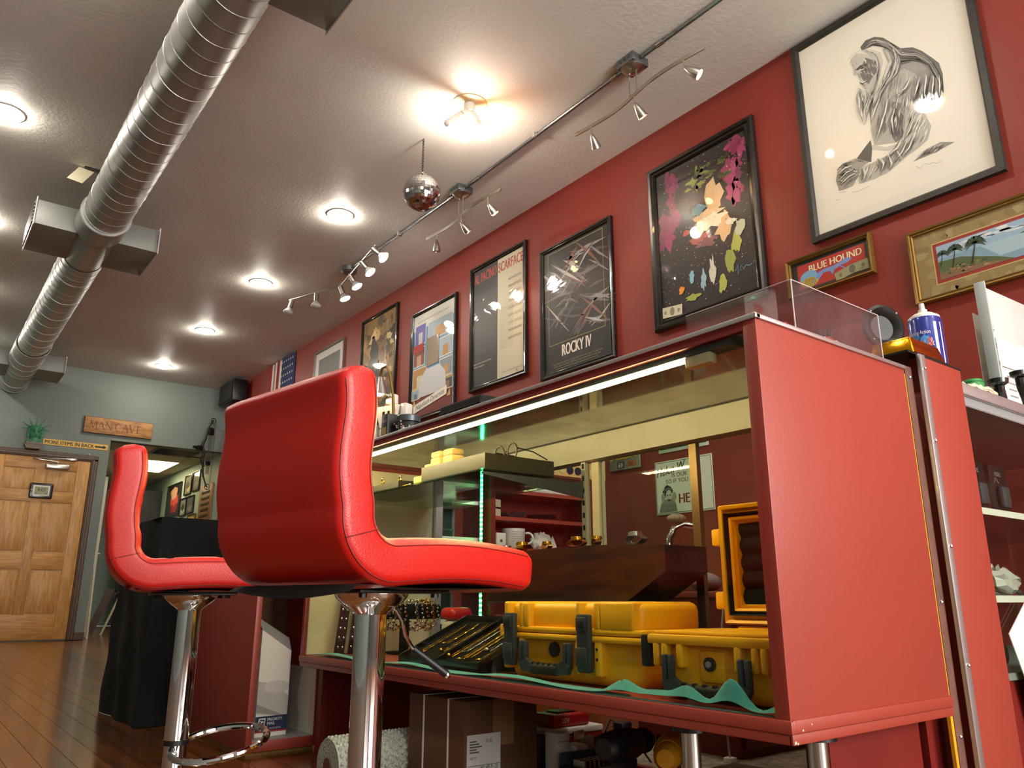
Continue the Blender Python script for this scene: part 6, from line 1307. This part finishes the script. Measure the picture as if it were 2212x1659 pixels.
t = thing('grey_pouch', 'puffy silver grey pouch lying in front of the chrome stand', 'pouch', (2.30, 1.86, .5005), 20); m = M().ball((0, 0, .034), .06, 18, 12, (1.5, .9, .56)); m.v = [(x + .003 * math.sin(z * 160 + y * 40), y + .003 * math.sin(x * 120), max(0, z + .002 * math.sin(x * 150))) for x, y, z in m.v]; obj('bag', m, P('silver_nylon', '#8f8a8c', .4), t, 60); obj('drawstring', M().tube([(-.085, 0, .034), (-.10, -.01, .02), (-.11, 0, .004)], .002), MT['black'], t)
t = thing('wall_cable', 'thin white cable drooping down behind the glass sliding door', 'cable', (2.05, 1.62, 0)); obj('cord', M().tube([(.12, -.30, .99), (.09, -.26, .90), (.05, -.2, .80), (.02, -.12, .68), (0, -.05, .56), (0, 0, .3), (0.02, 0, .004)], .0035, 8), P('cable_tan', '#b59a86', .5), t, 60); obj('cable_end', M().rbox(.005, .035, -.015, .015, 0, .02, .004), MT['white'], t)

# ------------------------------------------------------------------ far wall and passage
t = thing('wooden_sign', 'distressed wooden plank sign carved MAN CAVE on the grey wall', 'sign', (2.01, YF - .001, 2.535))
obj('plank', M().rbox(-.41, .41, -.03, 0, 0, .212, .004), wood('sign_wood', '#7d4f28', '#b98a52', .6, 4, (1.5, 10, 6)), t)
obj('dark_edge', frame_mesh(.82, .212, .014, .0315), P('burnt_edge', '#3a2213', .7, var=.3), t, 30)
a = Art(); S = '#6b3d22'
def stroke(x, L, wd):
    for p, q, k in L: a.line([(x + p[0] * .085, .055 + p[1] * .10), (x + q[0] * .085, .055 + q[1] * .10)], wd * k, S)
def serif(x, *ps):
    for p in ps: a.line([(x + p[0] * .085 - .011, .055 + p[1] * .10), (x + p[0] * .085 + .011, .055 + p[1] * .10)], .004, S)
def lM(x): stroke(x, [((.05, 0), (.12, 1), .5), ((.12, 1), (.5, .1), 1), ((.5, .1), (.9, 1), .5), ((.9, 1), (.97, 0), 1)], .011); serif(x, (.05, 0), (.97, 0), (.1, 1), (.92, 1))
def lA(x): stroke(x, [((0, 0), (.4, 1), .5), ((.4, 1), (.82, 0), 1), ((.17, .38), (.64, .38), .5)], .011); serif(x, (0, 0), (.82, 0))
def lN(x): stroke(x, [((.08, 0), (.08, 1), .5), ((.08, 1), (.8, 0), 1), ((.8, 0), (.8, 1), .5)], .011); serif(x, (.08, 0), (.06, 1), (.8, 1))
def lC(x):
    a.line([(x + (.42 + .38 * math.cos(R(40 + k * 28))) * .085, .055 + (.5 + .5 * math.sin(R(40 + k * 28))) * .10) for k in range(11)], [.004, .007, .01, .011, .011, .011, .011, .01, .008, .006, .004], S)
def lV(x): stroke(x, [((0, 1), (.4, 0), 1), ((.4, 0), (.8, 1), .5)], .011); serif(x, (0, 1), (.8, 1))
def lE(x): stroke(x, [((.1, 0), (.1, 1), 1), ((.1, .97), (.62, .97), .5), ((.1, .5), (.5, .5), .5), ((.1, .03), (.66, .03), .5)], .011); serif(x, (.08, 0), (.08, 1))
lM(-.345); lA(-.245); lN(-.16); lC(-.045); lA(.04); lV(.125); lE(.215)
a.build('lettering', MT['print'], t, (0, -.0302, 0))
t = thing('arrow_sign', 'long yellow strip sign reading MORE ITEMS IN BACK with a black arrow', 'sign', (1.55, YF - .001, 2.33))
obj('strip', M().box(-.365, .365, -.004, 0, 0, .072), P('sign_yellow', '#d9a92c', .35), t, 0); a = Art(); a.text('MORE ITEMS IN BACK', -.345, .013, .047, '#17130c', .55, bold=.0015); a.rect(.215, .315, .024, .045, '#17130c'); a.poly([(.31, .012), (.35, .035), (.31, .058)], '#17130c'); a.build('lettering', MT['print'], t, (0, -.0042, 0))
# statue head on the casing
t = thing('statue_bust', 'green crowned statue head with spikes standing on the door casing', 'bust', (1.08, YF - .075, 2.2455)); gm = P('verdigris', '#3f8562', .6, var=.25, vscale=40)
obj('plinth', M().prism([(-.10, .05), (.10, .05), (.075, 0), (-.075, 0)], -.05, .045, 'y').rbox(-.085, .085, -.05, .045, .05, .085, .004), P('stone_grey', '#7d7568', .8), t, 30)
hd = M().ball((0, 0, .20), .075, 20, 14, (.82, .9, 1.15)); hd.cyl((0, .005, .085), (0, .0, .15), .055, .042, n=20).rbox(-.085, .085, -.035, .04, .085, .115, .012); obj('head', hd, gm, t, 60)
obj('hair', M().torus((0, .012, .215), .07, .02, 24, 8, 'x', R(-30), R(210)).tube([(-.06, -.02, .25), (-.072, -.01, .20), (-.066, 0, .14)], .016).tube([(.06, -.02, .25), (.072, -.01, .20), (.066, 0, .14)], .016), gm, t, 60)
fc = obj('nose', M().prism([(-.008, .175), (.008, .175), (.003, .215), (-.003, .215)], -.083, -.06, 'y'), gm, t); obj('brow', M().tube([(-.045, -.052, .222), (-.02, -.066, .226), (0, -.068, .22), (.02, -.066, .226), (.045, -.052, .222)], .006), gm, t, 60); obj('mouth', M().tube([(-.018, -.064, .157), (0, -.070, .16), (.018, -.064, .157)], .005), gm, t, 60)
for s in (-1, 1): obj('eye', M().ball((s * .026, -.060, .207), .010, 10, 7, (1.2, .6, .7)), P('verdigris_dark', '#1f4a36', .6), t)
obj('crown_band', M().cyl((0, .0, .235), (0, .004, .268), .071, .076, n=28, cap=False).torus((0, 0, .235), .071, .005, 28, 6).torus((0, .004, .268), .076, .005, 28, 6), gm, t, 50)
for k in range(7): a_ = R(-6 + k * 32); obj('crown_spike', M().cyl((.074 * math.cos(a_), .0, .258 + .04 * math.sin(a_)), (.175 * math.cos(a_), .01, .262 + .15 * math.sin(a_)), .010, .0015, n=8), gm, t)

# compound bow hanging at the end of the red wall
t = thing('compound_bow', 'black compound bow hung at the end of the red wall by the passage', 'bow', (3.10, 10.9, 1.93), 20); bk = MT['black']
obj('riser', M().tube([(-.02, 0, .28), (-.06, 0, .38), (-.03, 0, .47), (-.07, 0, .57), (-.03, 0, .68)], [.016, .02, .015, .02, .016], 10), bk, t, 60)
for s, z in ((1, .68), (-1, .28)):
    z1 = z + s * .26; obj('limb', M().tube([(-.03, 0, z), (-.01, 0, z + s * .12), (.06, 0, z1)], [.014, .011, .008], 8), bk, t, 60); c = obj('cam_wheel', M().torus((.07, 0, z1), .038, .005, 20, 6, 'y').cyl((.035, 0, z1), (.105, 0, z1), .004).cyl((.07, 0, z1 - .035), (.07, 0, z1 + .035), .004), bk, t, 60)
for x in (.10, .115): obj('string', M().cyl((x, 0, .04), (x, 0, .92), .002, n=6), bk, t)
obj('sight', M().rbox(-.15, -.07, -.02, .02, .50, .56, .006).cyl((-.2, 0, .53), (-.15, 0, .53), .018), bk, t); qv = obj('quiver', M().rbox(-.03, .05, -.07, -.03, .72, .82, .01).rbox(-.02, .04, -.07, -.03, .30, .36, .01), bk, t)
for k in range(4): obj('arrow', M().cyl((-.01 + k * .014, -.05, .18), (-.01 + k * .014, -.05, .84), .003, n=6), MT['slate'], t)
obj('stabiliser', M().cyl((-.05, 0, .40), (-.30, 0, .38), .007, n=8).ball((-.30, 0, .38), .014, 10, 6), bk, t); obj('wall_hook', M().cyl((.075, 0, .93), (.12, .135, .94), .006), MT['steel'], t)

# pictures in the passage
def hallpic(y, z, w_, h_, fm, cs, lb, nm='framed_picture'):
    t, yy = framed(nm, lb, 'picture', y, z, w_, h_, .02, .02, fm, 0, 'pictures on the blue passage wall'); a = Art(); a.rect(-w_ / 2 + .01, w_ / 2 - .01, .01, h_ - .01, cs[0]); rn = random.Random(int(y * 100))
    for k, c in enumerate(cs[1:]): a.blob(rn.uniform(-.1, .1) * w_, h_ * (.3 + .2 * k), w_ * .28, h_ * .18, c, .3)
    a.build('print', MT['glazed'], t, (0, yy, 0)); return t
hallpic(13.42, 1.76, .82, .53, MT['gloss'], ('#1a1216', '#8f1a14', '#c9443a', '#d8a58a'), 'black framed picture of a red winged shape in the passage')
hallpic(12.66, 2.035, .36, .31, MT['gloss'], ('#7a7468', '#b0a48c', '#4a443c'), 'small black framed photo beside the red picture, upper row'); hallpic(12.25, 2.05, .36, .31, MT['gloss'], ('#3f3f40', '#6b6a66'), 'small dark framed photo in the upper row behind the bow')
hallpic(12.82, 1.72, .34, .28, MT['gloss'], ('#6e7470', '#a0a49c', '#34383a'), 'small black framed photo in the lower row by the red picture'); hallpic(12.45, 1.73, .38, .27, MT['gloss'], ('#4c4a4a', '#7a7672'), 'small charcoal framed photo in the lower row')
hallpic(12.3, 1.38, .4, .33, MT['brass'], ('#c9b46a', '#a8281f', '#b5372a'), 'gold edged picture with a red figure low on the passage wall')
t = thing('carved_plaque', 'tall brown wooden plaque with carved rows by the passage entrance', 'plaque', (XW - .001, 11.67, 1.45), -90); obj('plank', M().rbox(-.3, .3, -.02, 0, 0, .63, .004), wood('plaque_wood', '#7a4f2a', '#a3723e', .5), t)
for k in range(6): obj('carved_row', M().rbox(-.18, .18, -.026, -.02, .08 + k * .085, .12 + k * .085, .002), MT['trim'], t)
t = thing('dark_bookcase', 'dark blue-black bookcase with a yellow banner deep in the passage', 'bookcase', (3.06, 14.2, 0)); obj('bookcase_side', M().box(0, .33, 0, .03, 0, 2.25).box(0, .33, 1.0, 1.03, 0, 2.25), MT['black'], t, 0); obj('bookcase_back', M().box(.31, .33, .03, 1.0, 0, 2.25), MT['black'], t, 0)
for z in (.1, .6, 1.1, 1.6, 2.2): obj('bookcase_shelf', M().box(0, .31, .03, 1.0, z, z + .03), P('navy_board', '#1a2a3a', .5), t, 0)
obj('banner', M().box(-.006, 0, .05, .98, 1.85, 2.05), P('banner_yellow', '#c99a2c', .6), t, 0); obj('banner', M().box(-.007, -.001, .05, .98, 2.1, 2.17), P('banner_red', '#a82a1c', .6), t, 0)
tag(obj('display_bottle', M().lathe([(0, 0), (.05, 0), (.05, .2), (.02, .27), (.02, .33), (0, .33)], c=(3.2, 14.6, 1.1305), n=16), MT['silver'], None), 'silver bottle on the dark bookcase shelf', 'bottle')

# open white door, leaning boards and extinguisher in the passage
d2 = struct('door_2', M().box(2.0, 2.04, 11.5, 12.3, .01, 2.05), MT['white']); obj('door_lever', M().cyl((2.04, 11.58, 1.05), (2.08, 11.58, 1.05), .012).rbox(2.07, 2.085, 11.56, 11.68, 1.035, 1.06, .005), MT['steel'], d2); obj('door_edge', M().box(1.995, 2.045, 11.49, 11.5, .01, 2.05), MT['cream'], d2, 0)
def lean(x, y, w_, h_, th, mt, lb):
    t = thing('leaning_board', lb, 'board', (x, y, 0)); m = M().box(-w_ / 2, w_ / 2, 0, th, 0, h_); sh_ = Matrix.Shear('XZ', 4, (.32, .0)) if False else Matrix(((1, 0, .35, 0), (0, 1, 0, 0), (0, 0, 1, 0), (0, 0, 0, 1))); obj('plank', m.xf(sh_), mt, t, 0); obj('batten', M().box(-w_ / 2, w_ / 2, -.01, 0, h_ * .4, h_ * .45).xf(sh_), mt, t, 0)
lean(2.26, 12.6, .10, .62, .02, MT['trim'], 'dark brown board leaning in the passage'); lean(2.40, 12.5, .02, .62, .05, MT['cream'], 'pale thin board leaning beside the dark board')
tag(obj('corner_strip', M().box(1.975, 2.0, 11.25, 11.28, 0, .85).xf(Matrix(((1, 0, -.02, 0), (0, 1, 0, 0), (0, 0, 1, 0), (0, 0, 0, 1)))), MT['cream'], None, 0), 'pale wooden strip standing at the passage corner', 'strip').location = (0.02, 0, 0)
t = thing('fire_extinguisher', 'small red fire extinguisher hung on the passage wall beyond the white door', 'extinguisher', (2.02, 12.75, .80)); obj('cylinder', M().lathe([(0, 0), (.06, 0), (.065, .02), (.065, .24), (.04, .29), (.02, .31), (0, .31)], n=24), P('ext_red', '#a01512', .3), t); obj('valve', M().cyl((0, 0, .31), (0, 0, .36), .018).rbox(-.015, .08, -.01, .01, .35, .37, .004), MT['black'], t); obj('hose', M().tube([(.02, -.02, .35), (.09, -.03, .30), (.10, -.03, .18), (.07, -.03, .10)], .008), MT['rubber'], t, 60); obj('wall_bracket', M().box(-.08, -.06, -.03, .03, .05, .2), MT['steel'], t, 0)
